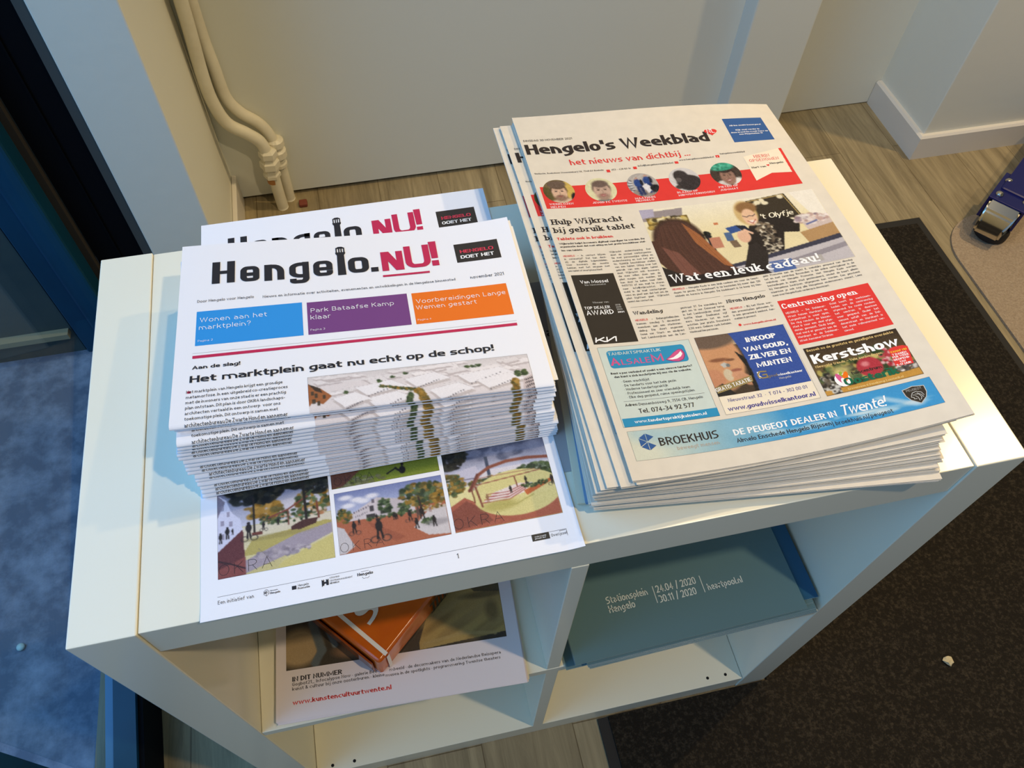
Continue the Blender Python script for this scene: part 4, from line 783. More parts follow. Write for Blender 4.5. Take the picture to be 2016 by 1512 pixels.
M_trim = mat('white_trim_paint', (222, 216, 204), .4)
M_blue = mat('blue_frame_paint', (6, 54, 78), .4, 0, .35, noise=((6, 6, 3), (10, 64, 90), .35, .7))
M_navy_shade = mat('navy_frame_shade', (7, 8, 13), .7, 0, .1)  # near-black: shade of the window gap and rail side put into the colour
M_grime = mat('brown_sealant', (44, 40, 36), .8)
M_stone = mat('bluish_pavement', (92, 104, 122), .75, 0, .3, noise=((16, 16, 16), (150, 160, 176), .42, .74), bump=(60, .3))
M_out = mat('street_plinth', (52, 66, 66), .8, noise=((5, 5, 5), (74, 80, 74), .35, .7))
def st(name, mb, m, **k): return tag(mb.build(name, m, **k), kind='structure')
b = MB(); b.box((-.30, -1.6, -.06), (3.4, 2.2, 0)); st('floor', b, floor_mat())
b = MB(); b.box((-.2, 1.343, .012), (1.19, 1.44, 2.6)); st('wall_back', b, M_wall)
b = MB(); b.box((1.19, 1.292, .004), (1.352, 1.44, 2.6), bev=.004); st('trim_1', b, M_wall)
b = MB(); b.box((1.30, 1.405, .003), (1.76, 1.46, 2.6)); st('wall_recess', b, M_wallr)
b = MB(); b.box((1.704, 1.174, 0), (3.2, 1.46, 2.6), bev=.003); st('wall_right', b, M_wallr)
b = MB()
P = [(1.69, 1.404), (1.69, 1.16), (3.2, 1.16)]; Q = [(1.704, 1.404), (1.704, 1.174), (3.2, 1.174)]
v = [(x, y, z) for (x, y) in P for z in (0, .066)] + [(P[i][0]+(Q[i][0]-P[i][0])*.35, P[i][1]+(Q[i][1]-P[i][1])*.35, .071) for i in range(3)] + [(x, y, .071) for x, y in Q]
b.add(v, [(0, 2, 3, 1), (2, 4, 5, 3), (1, 3, 7, 6), (3, 5, 8, 7), (6, 7, 10, 9), (7, 8, 11, 10)]); st('baseboard_right', b, M_trim)
b = MB(); b.box((-.166, .985, 0), (-.040, 1.36, 2.6), bev=.003); st('wall_left', b, M_wallr)
b = MB(); b.box((-.0395, 1.0, 0), (-.028, 1.343, .082), bev=.003); st('baseboard_left', b, M_trim)
b = MB(); b.box((-.184, .99, 0), (-.164, 1.1, 2.6)); st('trim_2', b, mat('grey_edge_strip', (70, 74, 72), .6))
b = MB(); b.box((-.275, 1.0, 0), (-.183, 1.1, 2.6)); b.box((-.232, .996, 0), (-.228, 1.01, 2.6)); st('gap_shade_panel', b, M_navy_shade)  # panel closing the gap beside the post, its deep shadow painted near-black
b = MB(); b.box((-3.6, -3, -.08), (-.262, 2.4, -.012)); st('pavement', b, M_stone)
b = MB(); b.box((-2.4, .955, -.05), (-.38, 1.3, 2.2)); st('wall_outside', b, M_out)
b = MB(); b.box((-.58, .937, .052), (-.385, .956, .066)); b.box((-.588, .937, .052), (-.574, .956, .11)); st('trim_4', b, mat('buff_ledge', (150, 136, 104), .7))
# shop window: rail on the floor, blue posts, pane
win = tag(empty('window_1', (-.24, .5, 0)), kind='structure')
def wpart(name, mb, m): o = mb.build(name, m, win); o.matrix_parent_inverse = Matrix.Translation(win.location).inverted(); return o
def fx(y): return -.075*(y-.06)
b = MB()
def rail(x0, x1, z0, z1, y0=-1.2, y1=.95):
    v = [(x0+fx(y)*.9, y, z) for y in (y0, y1) for z in (z0, z1)]+[(x1+fx(y)*.9, y, z) for y in (y0, y1) for z in (z0, z1)]
    b.add(v, [(0, 1, 3, 2), (4, 6, 7, 5), (1, 5, 7, 3), (0, 2, 6, 4), (0, 4, 5, 1), (2, 3, 7, 6)])
rail(-.233, -.2, 0, .095); wpart('bottom_rail', b, M_blue)
b = MB(); rail(-.247, -.2335, 0, .088); wpart('glazing_bead', b, mat('teal_bead_paint', (58, 112, 150), .3))
b = MB(); rail(-.1995, -.192, 0, .086); wpart('rail_side_shade', b, M_navy_shade)  # room side of the blue rail, its shadow put into the near-black colour
b = MB(); b.box((-.374, .945, -.01), (-.334, 1.0, 2.6), bev=.003); b.box((-.336, .94, -.01), (-.2885, 1.0, 2.6), bev=.006); wpart('post', b, M_blue)
b = MB(); b.box((-.2885, .984, 0), (-.276, .9995, 2.6)); wpart('sealant_strip', b, M_grime)
b = MB(); b.box((-.33, .012, .0), (-.2665, .058, 2.6), bev=.004); wpart('post', b, M_blue)
b = MB(); b.box((-.33, -.03, .0), (-.263, .0115, 2.6)); wpart('sealant_strip', b, M_grime)
gm = bpy.data.materials.new('window_glass'); gm.use_nodes = True; t = gm.node_tree; t.nodes.remove(t.nodes['Principled BSDF']); tr = t.nodes.new('ShaderNodeBsdfTransparent'); gl = t.nodes.new('ShaderNodeBsdfGlossy'); mx = t.nodes.new('ShaderNodeMixShader')
mx.inputs[0].default_value = .06; gl.inputs['Roughness'].default_value = .02; tr.inputs[0].default_value = (.9, .95, .97, 1)
t.links.new(tr.outputs[0], mx.inputs[1]); t.links.new(gl.outputs[0], mx.inputs[2]); t.links.new(mx.outputs[0], t.nodes['Material Output'].inputs[0])
b = MB(); rail(-.250, -.2475, .04, 2.6, .058, .945); wpart('pane', b, gm)
# mats
M_mat = mat('dark_entrance_mat', (36, 32, 26), .95, 0, .1, noise=((170, 170, 170), (76, 68, 56), .48, .8), bump=(320, .8))
M_rub = mat('mat_rubber_edge', (26, 24, 22), .7)
root = empty('entrance_mat', (1.05, .3, 0), 0, 'large dark brown entrance mat running under the right side of the shelf unit', 'mat')
b = MB(); b.box((.497, -1.5, .0005), (1.604, -.002, .005), bev=.001); b.box((.794, -.003, .0005), (1.604, .955, .005), bev=.001); o = b.build('rubber_border', M_rub, root); o.matrix_parent_inverse = Matrix.Translation(root.location).inverted()
b = MB(); b.box((.515, -1.48, .003), (1.585, -.002, .0085), bev=.001); b.box((.794, -.003, .003), (1.585, .934, .0085), bev=.001); o = b.build('carpet_pile', M_mat, root); o.matrix_parent_inverse = Matrix.Translation(root.location).inverted()
b = MB(); R = .13; x0, y1 = 1.626, .936
out = [(x0, -.8)]+[(x0+R-R*math.cos(a*PI/24), y1-R+R*math.sin(a*PI/24)) for a in range(13)]+[(2.6, y1), (2.6, -.8)]
n = len(out); b.add([(x, y, .0005) for x, y in out]+[(x, y, .006) for x, y in out], [tuple(range(n))[::-1], tuple(range(n, 2*n))]+[(i, (i+1) % n, n+(i+1) % n, n+i) for i in range(n)])
tag(b.build('rug', mat('beige_felt', (146, 128, 106), .95, 0, .1, noise=((260, 260, 260), (176, 158, 134), .35, .7), bump=(260, .5))), 'beige felt rug with rounded corner under the blue metal foot', 'rug')
b = MB(); bm = bmesh.new(); bmesh.ops.create_icosphere(bm, subdivisions=2, radius=.008)
for q in bm.verts: q.co *= 1+.25*math.sin(q.co.x*900+q.co.y*700); q.co.z *= .6
b.bm(bm, 0, Matrix.Translation((1.109, -.039, .0125))); tag(b.build('crumb', mat('pale_crumb', (196, 182, 146), .8)), 'small pale crumb lying on the dark entrance mat', 'crumb')
b = MB(); bm = bmesh.new(); bmesh.ops.create_icosphere(bm, subdivisions=2, radius=.007)
for q in bm.verts: q.co.z *= .7
b.bm(bm, 0, Matrix.Translation((-.44, .318, -.008))); tag(b.build('pebble', mat('shiny_pebble', (190, 214, 206), .15), smooth=3), 'small shiny pebble on the bluish pavement outside the window', 'pebble')
b = MB(); b.box((.104, 1.29, .0), (.124, 1.31, .010), bev=.003); tag(b.build('red_clip', mat('red_plastic', (120, 56, 40), .6)), 'small red plastic clip on the floor beside the heating pipes', 'clip')
# heating pipes
M_pipe = mat('cream_pipe_paint', (226, 220, 198), .35, noise=((14, 14, 14), (214, 206, 182), .4, .7)); M_rust = mat('rusty_paint', (176, 120, 66), .7)
def pipe(pts, y, r, label, rust):
    root = empty('heating_pipe', (pts[-1][0], y, 0), 0, label, 'pipe', None); inv = Matrix.Translation(root.location).inverted()
    b = MB(); b.tube([(x, y, z) for x, z in pts], r, 14); o = b.build('pipe_run', M_pipe, root, smooth=3); o.matrix_parent_inverse = inv
    x, z = pts[-3]
    b = MB(); M = Matrix.Translation((x, y, z)) @ Matrix.Rotation(.06, 4, 'Y')
    b.lathe([(r, .035), (r*1.55, .03), (r*1.6, .016), (r*1.25, .012), (r*1.25, .006), (r*1.7, .002), (r*1.75, -.014), (r*1.3, -.018), (r*1.3, -.03), (r*1.5, -.034), (r*1.5, -.042), (r, -.046)], 6 if rust else 14, M); o = b.build('union_nut', M_pipe, root); o.matrix_parent_inverse = inv
    if rust:
        b = MB(); b.lathe([(r*1.02, -.046), (r*1.05, -.052), (r*1.03, -.06)], 14, M); o = b.build('rust_ring', M_rust, root); o.matrix_parent_inverse = inv
pipe([(.0, 2.5), (-.004, 1.2), (-.008, .8), (-.012, .536), (-.019, .381), (-.016, .31), (-.001, .258), (.033, .226), (.057, .196), (.063, .143), (.063, .06), (.064, 0)], 1.302, .0136, 'cream painted heating pipe, left of the two in the corner', 1)
pipe([(.008, 2.5), (.006, 1.2), (.004, .8), (.001, .529), (.001, .44), (.004, .38), (.008, .305), (.028, .263), (.06, .23), (.078, .19), (.082, .15), (.083, .06), (.083, 0)], 1.329, .013, 'cream painted heating pipe, right of the two against the wall', 0)
# blue stand foot
root = empty('display_stand', (1.76, .87, 0), 0, 'blue metal stand foot with chrome cap on the beige rug', 'stand'); inv = Matrix.Translation(root.location).inverted()
M_cob = mat('cobalt_paint', (6, 14, 84), .3); M_chr = mat('chrome', (200, 196, 184), .12, 1); M_blk = mat('black_rubber', (14, 14, 15), .6)
def sp_(name, mb, m, smooth=0): o = mb.build(name, m, root, smooth); o.matrix_parent_inverse = inv; return o
b = MB(); b.lathe([(.034, .006), (.039, .010), (.039, .026), (.034, .034)], 20, Matrix.Translation((1.744, .868, 0))); sp_('rubber_foot', b, M_blk, .6)
dl = Vector((.80, .60, 0)).normalized(); al_ = math.atan2(dl.y, dl.x)
M = Matrix.Translation((1.733, .868, -.004)) @ Matrix.Rotation(al_, 4, 'Z') @ Matrix.Scale(1.22, 4)
b = MB(); bm = bmesh.new(); pr = [(-.038, .030), (-.020, .034), (0, .036), (.026, .036), (.026, .088), (-.004, .092), (-.026, .078), (-.038, .056)]
v0 = [bm.verts.new((x, -.030+(.006 if i in (0, 7) else 0), z)) for i, (x, z) in enumerate(pr)]; v1 = [bm.verts.new((x, .030-(.006 if i in (0, 7) else 0), z)) for i, (x, z) in enumerate(pr)]
bm.faces.new(v0); bm.faces.new(v1[::-1])
for i in range(len(pr)): j = (i+1) % len(pr); bm.faces.new((v0[i], v1[i], v1[j], v0[j]))
bmesh.ops.bevel(bm, geom=bm.edges[:], offset=.004, segments=2, affect='EDGES'); bmesh.ops.recalc_face_normals(bm, faces=bm.faces[:]); b.bm(bm, 0, M); sp_('chrome_cap', b, M_chr, .5)
b = MB(); b.box((.004, .0305, .036), (.085, .0355, .088), 0, M, .001); b.box((.004, -.0355, .036), (.085, -.0305, .088), 0, M, .001); b.box((-.006, -.0355, .0885), (.085, .0355, .0925), 0, M, .001); sp_('bracket', b, M_cob)
b = MB(); T = M @ Matrix.Translation((.03, 0, .066)) @ Matrix.Rotation(-.05, 4, 'Y'); b.box((.0, -.027, -.024), (.32, .027, .03), 0, T, .004); sp_('tube_leg', b, M_cob)
for px, py in ((.012, .022), (.06, .022), (.022, -.026), (.066, -.026)):
    b = MB(); b.lathe([(.0075, 0), (.0075, .002), (.005, .005), (.002, .006)], 12, M @ Matrix.Translation((px, py, .0926))); sp_('screw', b, M_chr, 1)
# ------------------------------------------------------------------ shelf unit
unit = empty('shelf_unit', (.395, .195, 0), 0, 'white two by two cube shelf unit holding newspaper stacks', 'shelf'); inv = Matrix.Translation(unit.location).inverted()
def up(name, mb, m=M_foil, par=unit): o = mb.build(name, m, par); o.matrix_parent_inverse = inv; return o
W_, H_, D_ = .79, .79, .39
b = MB(); b.box((0, 0, 0), (.05, D_, H_), bev=.0012); up('side_panel', b)
b = MB(); b.box((W_-.05, 0, 0), (W_, D_, H_), bev=.0012); up('side_panel', b)
b = MB(); b.box((.0506, .0016, H_-.05), (W_-.0506, D_-.001, H_-.0014), bev=.0008); up('top_board', b)
b = MB(); b.box((.0506, .0016, 0.001), (W_-.0506, D_-.001, .05), bev=.0008); bb = up('bottom_board', b)
b = MB(); b.box((.0504, .0005, .387), (W_-.0504, D_-.001, .403), bev=.0008); up('middle_shelf', b)
b = MB(); b.box((.387, .001, .4032), (.403, D_-.001, H_-.0502), bev=.0008); up('divider', b)
b = MB(); b.box((.387, .001, .0502), (.403, D_-.001, .3868), bev=.0008); up('divider', b)
for x, y in ((.6835, .0134), (.7141, .0127), (.0744, .0111), (.1077, .0105)):
    b = MB(); b.lathe([(.0024, 0), (.0024, .0003)], 14, Matrix.Translation((x, y, .05))); o = b.build('screw_hole', M_dark, bb)
ZT = H_-.0014
# ------------------------------------------------------------------ paper surfaces
class Frame:
    def __init__(s, o, ang, sc=1.0): s.o = Vector((o[0], o[1])); s.u = Vector((math.cos(ang), math.sin(ang))); s.v = Vector((math.sin(ang), -math.cos(ang))); s.k = sc/1000
    def xy(s, u, v): p = s.o+s.u*(u*s.k)+s.v*(v*s.k); return p.x, p.y
    def uv(s, x, y): d = Vector((x, y))-s.o; return d.dot(s.u)/s.k, d.dot(s.v)/s.k
    @staticmethod
    def front(c, deg, w, h):
        f = Frame((0, 0), math.radians(deg)); f.o = Vector(c)-f.u*(w/2000)-f.v*(h/1000); return f
def wave(z0, c, w, h):
    def f(u, v):
        U = min(max((u-w/2)/(w/2), -1.1), 1.1); V = min(max((v-h/2)/(h/2), -1.1), 1.1); g = ((1-V)/2)**2
        return z0+c[0]*U+c[1]*V+c[2]*(U*U-.33)+c[3]*(U*U-.33)*g+c[4]*U*V+c[5]*(U**3-U)*g
    return f
def srgb(c): return lin(c)
ORD = ['topmost', 'second', 'third', 'fourth', 'fifth', 'sixth', 'seventh', 'eighth', 'ninth', 'tenth', 'eleventh', 'twelfth', 'thirteenth', 'fourteenth', 'fifteenth', 'sixteenth', 'seventeenth', 'eighteenth', 'nineteenth', 'twentieth']
# ---- left stack: folded A3 city papers
NT = 17; ZBT = ZT+.0011
frT = Frame((.1002, .3247), -.019238, 1.00435); zT = wave(.85109, (-.00904, .00671, -.00017, .00566, -.00201, .00529), 297, 201)
PT = [(.2455, .1221, -1.22), (.2469, .1213, -1.63), (.2477, .1153, .72), (.2467, .114, .21), (.2452, .1135, -.18), (.2435, .1125, -.4), (.2432, .1118, -.53), (.2453, .11, -.78), (.245, .1092, -.85), (.2443, .1084, -.89), (.2443, .108, -.81), (.2484, .1062, -.74), (.2474, .1061, -.7), (.2476, .1048, -.59), (.2484, .1044, -.44), (.2481, .1037, -.17), (.2475, .103, .06)]
white = lin((244, 244, 248))
fullT = Print(); lay(fullT, LAY_T)
lowT = Print(lambda u, v: v > 178 or v < 14); lay(lowT, [e for e in LAY_T if e[0] in 'ci'])
picT = Print(lambda u, v: v > 178); lay(picT, [e for e in LAY_T if e[0] == 'i'])
V0 = 196.5
def paper_T(i):
    fr = frT if i == 0 else Frame.front(PT[i][:2], PT[i][2], 297, 200)
    def base(x, y): return zT(*frT.uv(x, y))
    def surf(u, v, lift=0, bottom=False):
        q = max(0, v-V0); x, y = fr.xy(u, min(v, V0)); zt = base(x, y); th = (zt-ZBT)/NT; top = ZBT+(zt-ZBT)*(NT-i)/NT; t = th*.93
        if bottom: return (x, y, top-t)
        a = 4.2e-3; bq = t/2; s = min(PI, q/1000/((a+bq)/2*1.05)); dx = fr.v*((a+lift)*math.sin(s)); return (x+dx.x, y+dx.y, top-bq+(bq+lift)*math.cos(s))
    root = empty('city_newspaper', (*fr.xy(148, 100), ZBT+(.85-ZBT)*(NT-1-i)/NT), 0)
    mb = MB(); nu = 40 if i == 0 else 16; vs_ = [V0*k/(28 if i == 0 else 9) for k in range((28 if i == 0 else 9)+1)]+[V0+10.2*k/8 for k in range(1, 9)]; nb = 5
    for iu in range(nu+1):
        u = 297*iu/nu
        for v in vs_: mb.v.append(surf(u, v))
        for k in range(1, nb+1): mb.v.append(surf(u, V0*(1-k/nb), 0, True))
    n = len(vs_)+nb; mb.c += [white]*len(mb.v)
    for iu in range(nu):
        for k in range(n): a = iu*n+k; c = iu*n+(k+1) % n; mb.f.append((a, c, c+n, a+n)); mb.m.append(0)
    for iu, fl in ((0, 1), (nu, 0)):
        # close the open side as two page packets with a dark slit between them
        top = list(range(iu*n, iu*n+len(vs_))); bot = list(range(iu*n+len(vs_), iu*n+n)); mb.f.append(tuple((top+bot)[::-1] if fl else top+bot)); mb.m.append(0)
    inv = Matrix.Translation(root.location).inverted()
    (fullT if i == 0 else (picT if i in (7, 8, 13) else lowT)).to(mb, surf, .00012)
    o = mb.build('folded_sheets', M_white, root, col=True); o.matrix_parent_inverse = inv
    # inner pages peeking out of the open right side
    mb = MB(); s = rnd.uniform(.5, 2.2) if i else 3.2
    for k in range(10):
        v = 12+(V0-14)*k/9
        for u in (290, 297+s+(1.2*k/9 if i == 0 else 0)):
            x, y, z = surf(u, v); th = (zT(*frT.uv(x, y))-ZBT)/NT; mb.v += [(x, y, z-th*.40), (x, y, z-th*.50)]
    for k in range(9):
        a = 4*k; mb.f += [(a, a+4, a+6, a+2), (a+1, a+3, a+7, a+5), (a+2, a+6, a+7, a+3)]; mb.m += [0]*3
    mb.f += [(0, 2, 3, 1), (36, 37, 39, 38)]; mb.m += [0]*2; mb.c = [lin((246, 238, 222))]*len(mb.v)
    o = mb.build('inner_pages', M_white, root, col=True); o.matrix_parent_inverse = inv
    lab = 'folded white city newspaper with black and red masthead, topmost of the left stack' if i == 0 else ('folded white city newspaper at the very bottom of the left stack' if i == NT-1 else 'folded white city newspaper, %s from the top of the left stack' % ORD[i])
    tag(root, lab, 'newspaper', 'folded city newspapers in the left stack')
for i in range(NT): paper_T(i)
# the unfolded copy under the left stack
root = empty('unfolded_city_newspaper', (.246, .21, ZT), 0, 'unfolded white city newspaper lying flat under the left stack, showing printed street pictures', 'newspaper'); inv = Matrix.Translation(root.location).inverted()
frB = Frame((.0975, .4195), math.radians(-.2))
def surfB(u, v, lift=0):
    x, y = frB.xy(u, v); e = max(0, v-404)/16; r = max(0, u-278)/19*max(0, (v-300)/120); return (x, y, ZT+.0009+lift+.0016*e*e+.0022*r*r)
mb = MB(); nu, nv = 66, 90
for dz in (0, -.0006):
    for j in range(nv+1):
        for iu in range(nu+1): x, y, z = surfB(297*iu/nu, 420*j/nv); mb.v.append((x, y, z+dz))
N1 = (nu+1)*(nv+1)
for j in range(nv):
    for iu in range(nu):
        a = j*(nu+1)+iu; mb.f.append((a, a+nu+1, a+nu+2, a+1)); mb.f.append((a+N1, a+1+N1, a+nu+2+N1, a+nu+1+N1)); mb.m += [0, 0]
rim = [iu for iu in range(nu+1)]+[j*(nu+1)+nu for j in range(1, nv+1)]+[nv*(nu+1)+iu for iu in range(nu-1, -1, -1)]+[j*(nu+1) for j in range(nv-1, 0, -1)]
for a, c in zip(rim, rim[1:]+rim[:1]): mb.f.append((a, c, c+N1, a+N1)); mb.m.append(0)
mb.c = [white]*len(mb.v)
pB = Print(); lay(pB, LAY_B); lay(pB, LAY_T[:18]); pB.to(mb, surfB, .00006)
o = mb.build('open_sheet', M_white, root, col=True); o.matrix_parent_inverse = inv
# ---- right stack: weekly papers
NW = 20; ZBW = ZT+.0068
frW = Frame((.42998, .44088), .0050961, 1.00522); zW = wave(.84052, (-.00607, -.00738, .01271, -.01623, .00669, -.00332), 289, 415)
PW = [(.5793, .0265, .74), (.5798, .0235, .85), (.5748, .024, .88), (.5646, .025, .38), (.5574, .021, -1.23), (.5565, .02, -1.53), (.556, .0195, -1.87), (.5556, .0191, -2.21), (.5551, .0186, -2.55), (.5552, .0179, -2.92), (.5553, .0173, -3.28), (.5553, .0166, -3.65), (.5554, .0159, -4.01), (.5551, .0152, -4.27), (.5548, .0145, -4.54), (.5545, .0138, -4.81), (.5541, .013, -5.08), (.5536, .0112, -5.72), (.553, .0094, -6.38), (.5525, .0076, -7.06)]
news = lin((226, 217, 200))
fullW = Print(); lay(fullW, LAY_W)
def paper_W(i):
    jx, jy = (rnd.uniform(-.003, .003), rnd.uniform(-.0015, .002)) if i > 4 else (0, 0)
    fr = frW if i == 0 else Frame.front((PW[i][0]+jx-(.0075 if i in (2, 3) else .003*(i > 3)), PW[i][1]+jy), PW[i][2], 289 if i < 4 else 293, 415)
    def surf(u, v, lift=0, d=0):
        x, y = fr.xy(u, v); zt = zW(*frW.uv(x, y)); th = (zt-ZBW)/NW; return (x, y, ZBW+(zt-ZBW)*(NW-i)/NW-th*d+lift)
    root = empty('weekly_newspaper', (*fr.xy(144, 207), ZBW+(.84-ZBW)*(NW-1-i)/NW), 0); inv = Matrix.Translation(root.location).inverted()
    mb = MB(); W0, H0 = (289, 415) if i < 4 else (293, 415)
    for k in range(3):
        nu, nv = (34, 48) if (i < 3 and k == 0) else (10, 14)
        l, r_, f_ = (0, 0, 0) if k == 0 else (rnd.uniform(0, 1.4), rnd.uniform(-1.2, 2.0), rnd.uniform(-.6, 1.6)); n0 = len(mb.v)
        d0, d1 = k/3+.01, k/3+.27
        for d in (d0, d1):
            for j in range(nv+1):
                for iu in range(nu+1): mb.v.append(surf(l+(W0-l-r_)*iu/nu, (H0-f_)*j/nv, 0, 0 if (k == 0 and d == d0) else d))
        N1 = (nu+1)*(nv+1)
        for j in range(nv):
            for iu in range(nu):
                a = n0+j*(nu+1)+iu; mb.f.append((a, a+nu+1, a+nu+2, a+1)); mb.f.append((a+N1, a+1+N1, a+nu+2+N1, a+nu+1+N1)); mb.m += [0, 0]
        rim = [iu for iu in range(nu+1)]+[j*(nu+1)+nu for j in range(1, nv+1)]+[nv*(nu+1)+iu for iu in range(nu-1, -1, -1)]+[j*(nu+1) for j in range(nv-1, 0, -1)]
        for a, c in zip(rim, rim[1:]+rim[:1]): mb.f.append((n0+a, n0+c, n0+c+N1, n0+a+N1)); mb.m.append(0)
    mb.c = [news]*len(mb.v)
    if i == 0: fullW.to(mb, surf, .00007)
    elif i < 4:
        q = Print(lambda u, v: u < 24); q.V, q.F, q.C, q.L = fullW.V, fullW.F, fullW.C, fullW.L
        off = 3
        q2 = Print(lambda u, v: u < 26); q2.V = [(u+off, v) for u, v in fullW.V]; q2.F, q2.C, q2.L = fullW.F, fullW.C, fullW.L; q2.to(mb, surf, .00007)
    # drop unused ink vertices
    used = sorted({x for f in mb.f for x in f}); ix = {a: k for k, a in enumerate(used)}; mb.v = [mb.v[a] for a in used]; mb.c = [mb.c[a] for a in used]; mb.f = [tuple(ix[x] for x in f) for f in mb.f]
    o = mb.build('folded_sheets', M_news, root, col=True); o.matrix_parent_inverse = inv
    lab = 'weekly newspaper with full front page in view, topmost of the right stack' if i == 0 else ('cream weekly newspaper at the very bottom of the right stack' if i == NW-1 else 'cream weekly newspaper, %s from the top of the right stack' % ORD[i])
    tag(root, lab, 'newspaper', 'weekly newspapers in the right stack')
for i in range(NW): paper_W(i)
# ---- flat pieces between and under the two stacks
def flat(name, fr, w, h, z0, z1, colr, M, label, cat, group=None, prints=None, zf=None, lift=.00008, pages=1, edge=None, part='sheet'):
    root = empty(name, (*fr.xy(w/2, h/2), z0), 0, label, cat, group); inv = Matrix.Translation(root.location).inverted(); zf = zf or (lambda u, v: 0)
    mb = MB(); nu, nv = 14, 16
    for p in range(pages):
        n0 = len(mb.v); a0 = z1-(z1-z0)*p/pages; a1 = z1-(z1-z0)*(p+.82)/pages; du = rnd.uniform(-.8, .8) if p else 0; dv = rnd.uniform(-.8, .8) if p else 0
        for zz in (a0, a1):
            for j in range(nv+1):
                for iu in range(nu+1): x, y = fr.xy(w*iu/nu+du, h*j/nv+dv); mb.v.append((x, y, zz+zf(w*iu/nu, h*j/nv))); mb.c.append(lin(colr) if (zz == a0 or not edge) else lin(edge))
        N1 = (nu+1)*(nv+1)
        for j in range(nv):
            for iu in range(nu):
                a = n0+j*(nu+1)+iu; mb.f.append((a, a+nu+1, a+nu+2, a+1)); mb.f.append((a+N1, a+1+N1, a+nu+2+N1, a+nu+1+N1)); mb.m += [0, 0]
        rim = [iu for iu in range(nu+1)]+[j*(nu+1)+nu for j in range(1, nv+1)]+[nv*(nu+1)+iu for iu in range(nu-1, -1, -1)]+[j*(nu+1) for j in range(nv-1, 0, -1)]
        for a, c in zip(rim, rim[1:]+rim[:1]):
            if edge:
                k = len(mb.v); mb.v += [mb.v[n0+a], mb.v[n0+c], mb.v[n0+c+N1], mb.v[n0+a+N1]]; mb.c += [lin(edge)]*4; mb.f.append((k, k+1, k+2, k+3)); mb.m.append(0)
            else: mb.f.append((n0+a, n0+c, n0+c+N1, n0+a+N1)); mb.m.append(0)
    if prints: prints.to(mb, lambda u, v, l=0: (*fr.xy(u, v), z1+zf(u, v)+l), lift)
    o = mb.build(part, M, root, col=True); o.matrix_parent_inverse = inv; return root
pg = Print(); pg.text('aanbod', 20.5, 68.5, 42, 'med', (16, 16, 18), 0, 2)
flat('grey_leaflet', Frame((.388, .2770), math.radians(-.9)), 148, 210, ZT+.0002, ZT+.0007, (168, 166, 168), M_gloss, 'dark grey leaflet with black lettering in the gap between the two stacks', 'leaflet', prints=pg)
frq = Frame((.4239+.0156, .2733+.134), math.radians(-6.6))
frq = Frame.front((.3969+.1049*math.cos(math.radians(-6.6)), .0356+.1049*math.sin(math.radians(-6.6))), -6.6, 210, 297)
flat('cream_booklet', frq, 210, 297, ZT+.0008, ZT+.0032, (232, 222, 192), M_white, 'cream booklet under the right stack, its left edge showing', 'booklet', pages=3)
flat('blue_booklet', Frame.front((.4025+.1049*math.cos(math.radians(-6.4)), .0337+.1049*math.sin(math.radians(-6.4))), -6.4, 210, 297), 210, 297, ZT+.0034, ZT+.0062, (120, 156, 188), M_gloss, 'blue booklet on the cream booklet under the right stack', 'booklet', pages=3)
# ---- shelf contents
frK = Frame((.0895, .4056), math.radians(-3.034)); pk = Print(); lay(pk, LAY_K); ZS = .4031
for k in range(4):
    fr = frK if k == 3 else Frame.front((frK.xy(146, 400)[0]+(.003, .004, .002)[k], frK.xy(146, 400)[1]+(.008, .005, .003)[k]), -3.0+(.6, .9, .5)[k], 292, 396)
    flat('culture_magazine', fr, 292, 400, ZS+.0021*k, ZS+.0021*k+.0019, (238, 226, 224) if k != 1 else (240, 226, 180), M_gloss, ('cream edged magazine at the bottom of the pile on the left shelf', 'yellowish magazine second from the bottom of the pile on the left shelf', 'pale magazine just under the top one on the left shelf', 'culture magazine with painted cover picture on top of the left shelf pile')[k], 'magazine', 'magazines on the left shelf', pk if k == 3 else None, lambda u, v: .0022*max(0, (v-330)/70)**2*0, .00008, 3, (232, 214, 200))
# orange pack on the magazine
zo = ZS+.0085; ho = .044; a1 = math.radians(41.8); C_ = Vector((.1944, .0331))
root = empty('orange_pack', (C_.x, C_.y, zo), 0, 'orange plastic wrapped pack with white stripe lying on the top magazine', 'pack'); inv = Matrix.Translation(root.location).inverted()
MO = Matrix.Translation((C_.x, C_.y, zo)) @ Matrix.Rotation(a1, 4, 'Z')
M_or = mat('orange_wrap', (204, 90, 6), .22, 0, .6, noise=((12, 12, 12), (214, 102, 12), .4, .65), bump=(26, .35))
b = MB(); bm = bmesh.new(); bmesh.ops.create_cube(bm, size=1)
for q in bm.verts: q.co = Vector(((q.co.x+.5)*.25, (q.co.y+.5)*.165, (q.co.z+.5)*ho))
for q in bm.verts:
    if q.co.z > .01: q.co.x += .002; q.co.y += .001
bmesh.ops.bevel(bm, geom=bm.edges[:], offset=.006, segments=4, affect='EDGES', profile=.6); bmesh.ops.subdivide_edges(bm, edges=bm.edges[:], cuts=3, use_grid_fill=True)
for q in bm.verts: q.co += Vector((0, .0008*math.sin(q.co.x*190+q.co.z*60), .0009*math.sin(q.co.x*170+q.co.y*140)*(q.co.z > .03)))
b.bm(bm, 0, MO); o = b.build('wrapped_block', M_or, root, smooth=3); o.matrix_parent_inverse = inv
b = MB(); Mp = MO
def so(u, v, l=0): p = MO @ Vector((u/1000, v/1000, ho+.0012+l)); return tuple(p)
pS = Print(); pS.line([(15, 3), (16.5, 60), (19, 158)], (246, 236, 222), 4.8, 1)
b.c = []; pS.to(b, so, .0001)
def ss(u, v, l=0): p = MO @ Vector((u/1000, -.0012-l, v/1000)); return tuple(p)
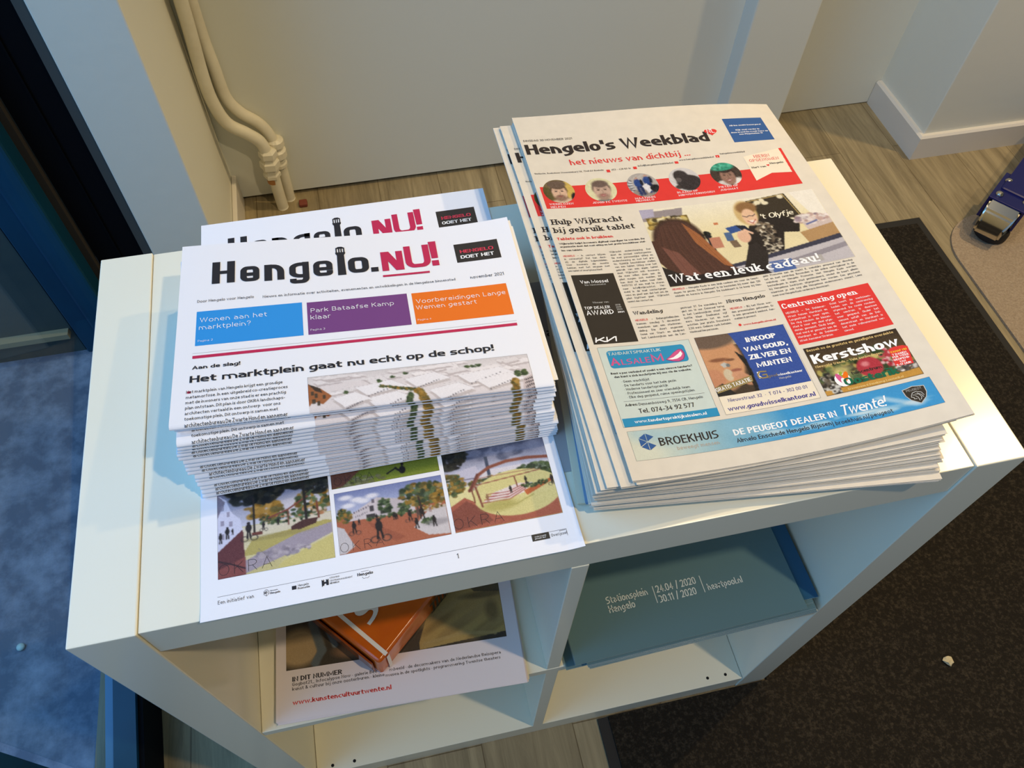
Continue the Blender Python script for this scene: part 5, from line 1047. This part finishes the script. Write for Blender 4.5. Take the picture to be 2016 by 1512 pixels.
pS2 = Print(); pS2.line([(15, 42), (14.5, 3)], (246, 236, 222), 4.8, 1); pS2.to(b, ss, .0001)
pL = Print(); pL.text('Sc', 0, 0, 46, 'bold', (246, 240, 230), 30, 1); 
pL.V = [(28+x, 38-y) for x, y in pL.V]; pL.to(b, so, .0002)
o = b.build('white_stripe', M_gloss, root, col=True); o.matrix_parent_inverse = inv
b = MB(); pD = Print()
for k in range(6): pD.line([(96+7*k, 4), (96+7*k, 30)], (40, 24, 16), 3.6, 1)
pD.line([(92, 34), (140, 34)], (40, 24, 16), 5, 1); pD.line([(92, 4), (140, 4)], (40, 24, 16), 3, 1)
pD.to(b, ss, .0002); o = b.build('dark_print', M_gloss, root, col=True); o.matrix_parent_inverse = inv
b = MB()
for y0 in (.004,):
    b.box((-.003, .01, .002), (-.0005, .155, .034), 0, MO, .0008)
o = b.build('plastic_fold', mat('clear_wrap_edge', (150, 70, 24), .12), root); o.matrix_parent_inverse = inv
# booklets on the right shelf
frX = Frame((.4135, .2027), math.radians(1.35)); px = Print(); lay(px, LAY_X); NX = 8
OX = [(0, 0, 0), (.0205, .012, -.5), (.0135, .006, .6), (.015, -.0005, .3), (.0165, -.001, 0), (.0175, -.0015, -.2), (.0185, -.002, .2), (-.009, .003, .5)]
for k in range(NX):
    z1 = .4300-.0033*k; fr = frX if k == 0 else Frame.front((frX.xy(148.5, 210)[0]+OX[k][0], frX.xy(148.5, 210)[1]+OX[k][1]), 1.35+OX[k][2]*.6, 297, 210)
    flat('art_brochure', fr, 297, 210, z1-.0030, z1, (30, 88, 124) if k == 1 else (94, 126, 132), M_gloss, 'teal landscape brochure, topmost of the pile, with white event dates' if k == 0 else ('teal landscape brochure at the bottom of the pile on the right shelf' if k == NX-1 else ('teal brochure with blue shade put into its colour, just under the topmost one, sticking out to its right' if k == 1 else 'teal landscape brochure, %s from the top of the right shelf pile' % ORD[k])), 'brochure', 'teal brochures on the right shelf', px if k == 0 else None, None, .00008, 2, (196, 214, 214))  # second cover is bluer and darker: shade by the side wall painted in
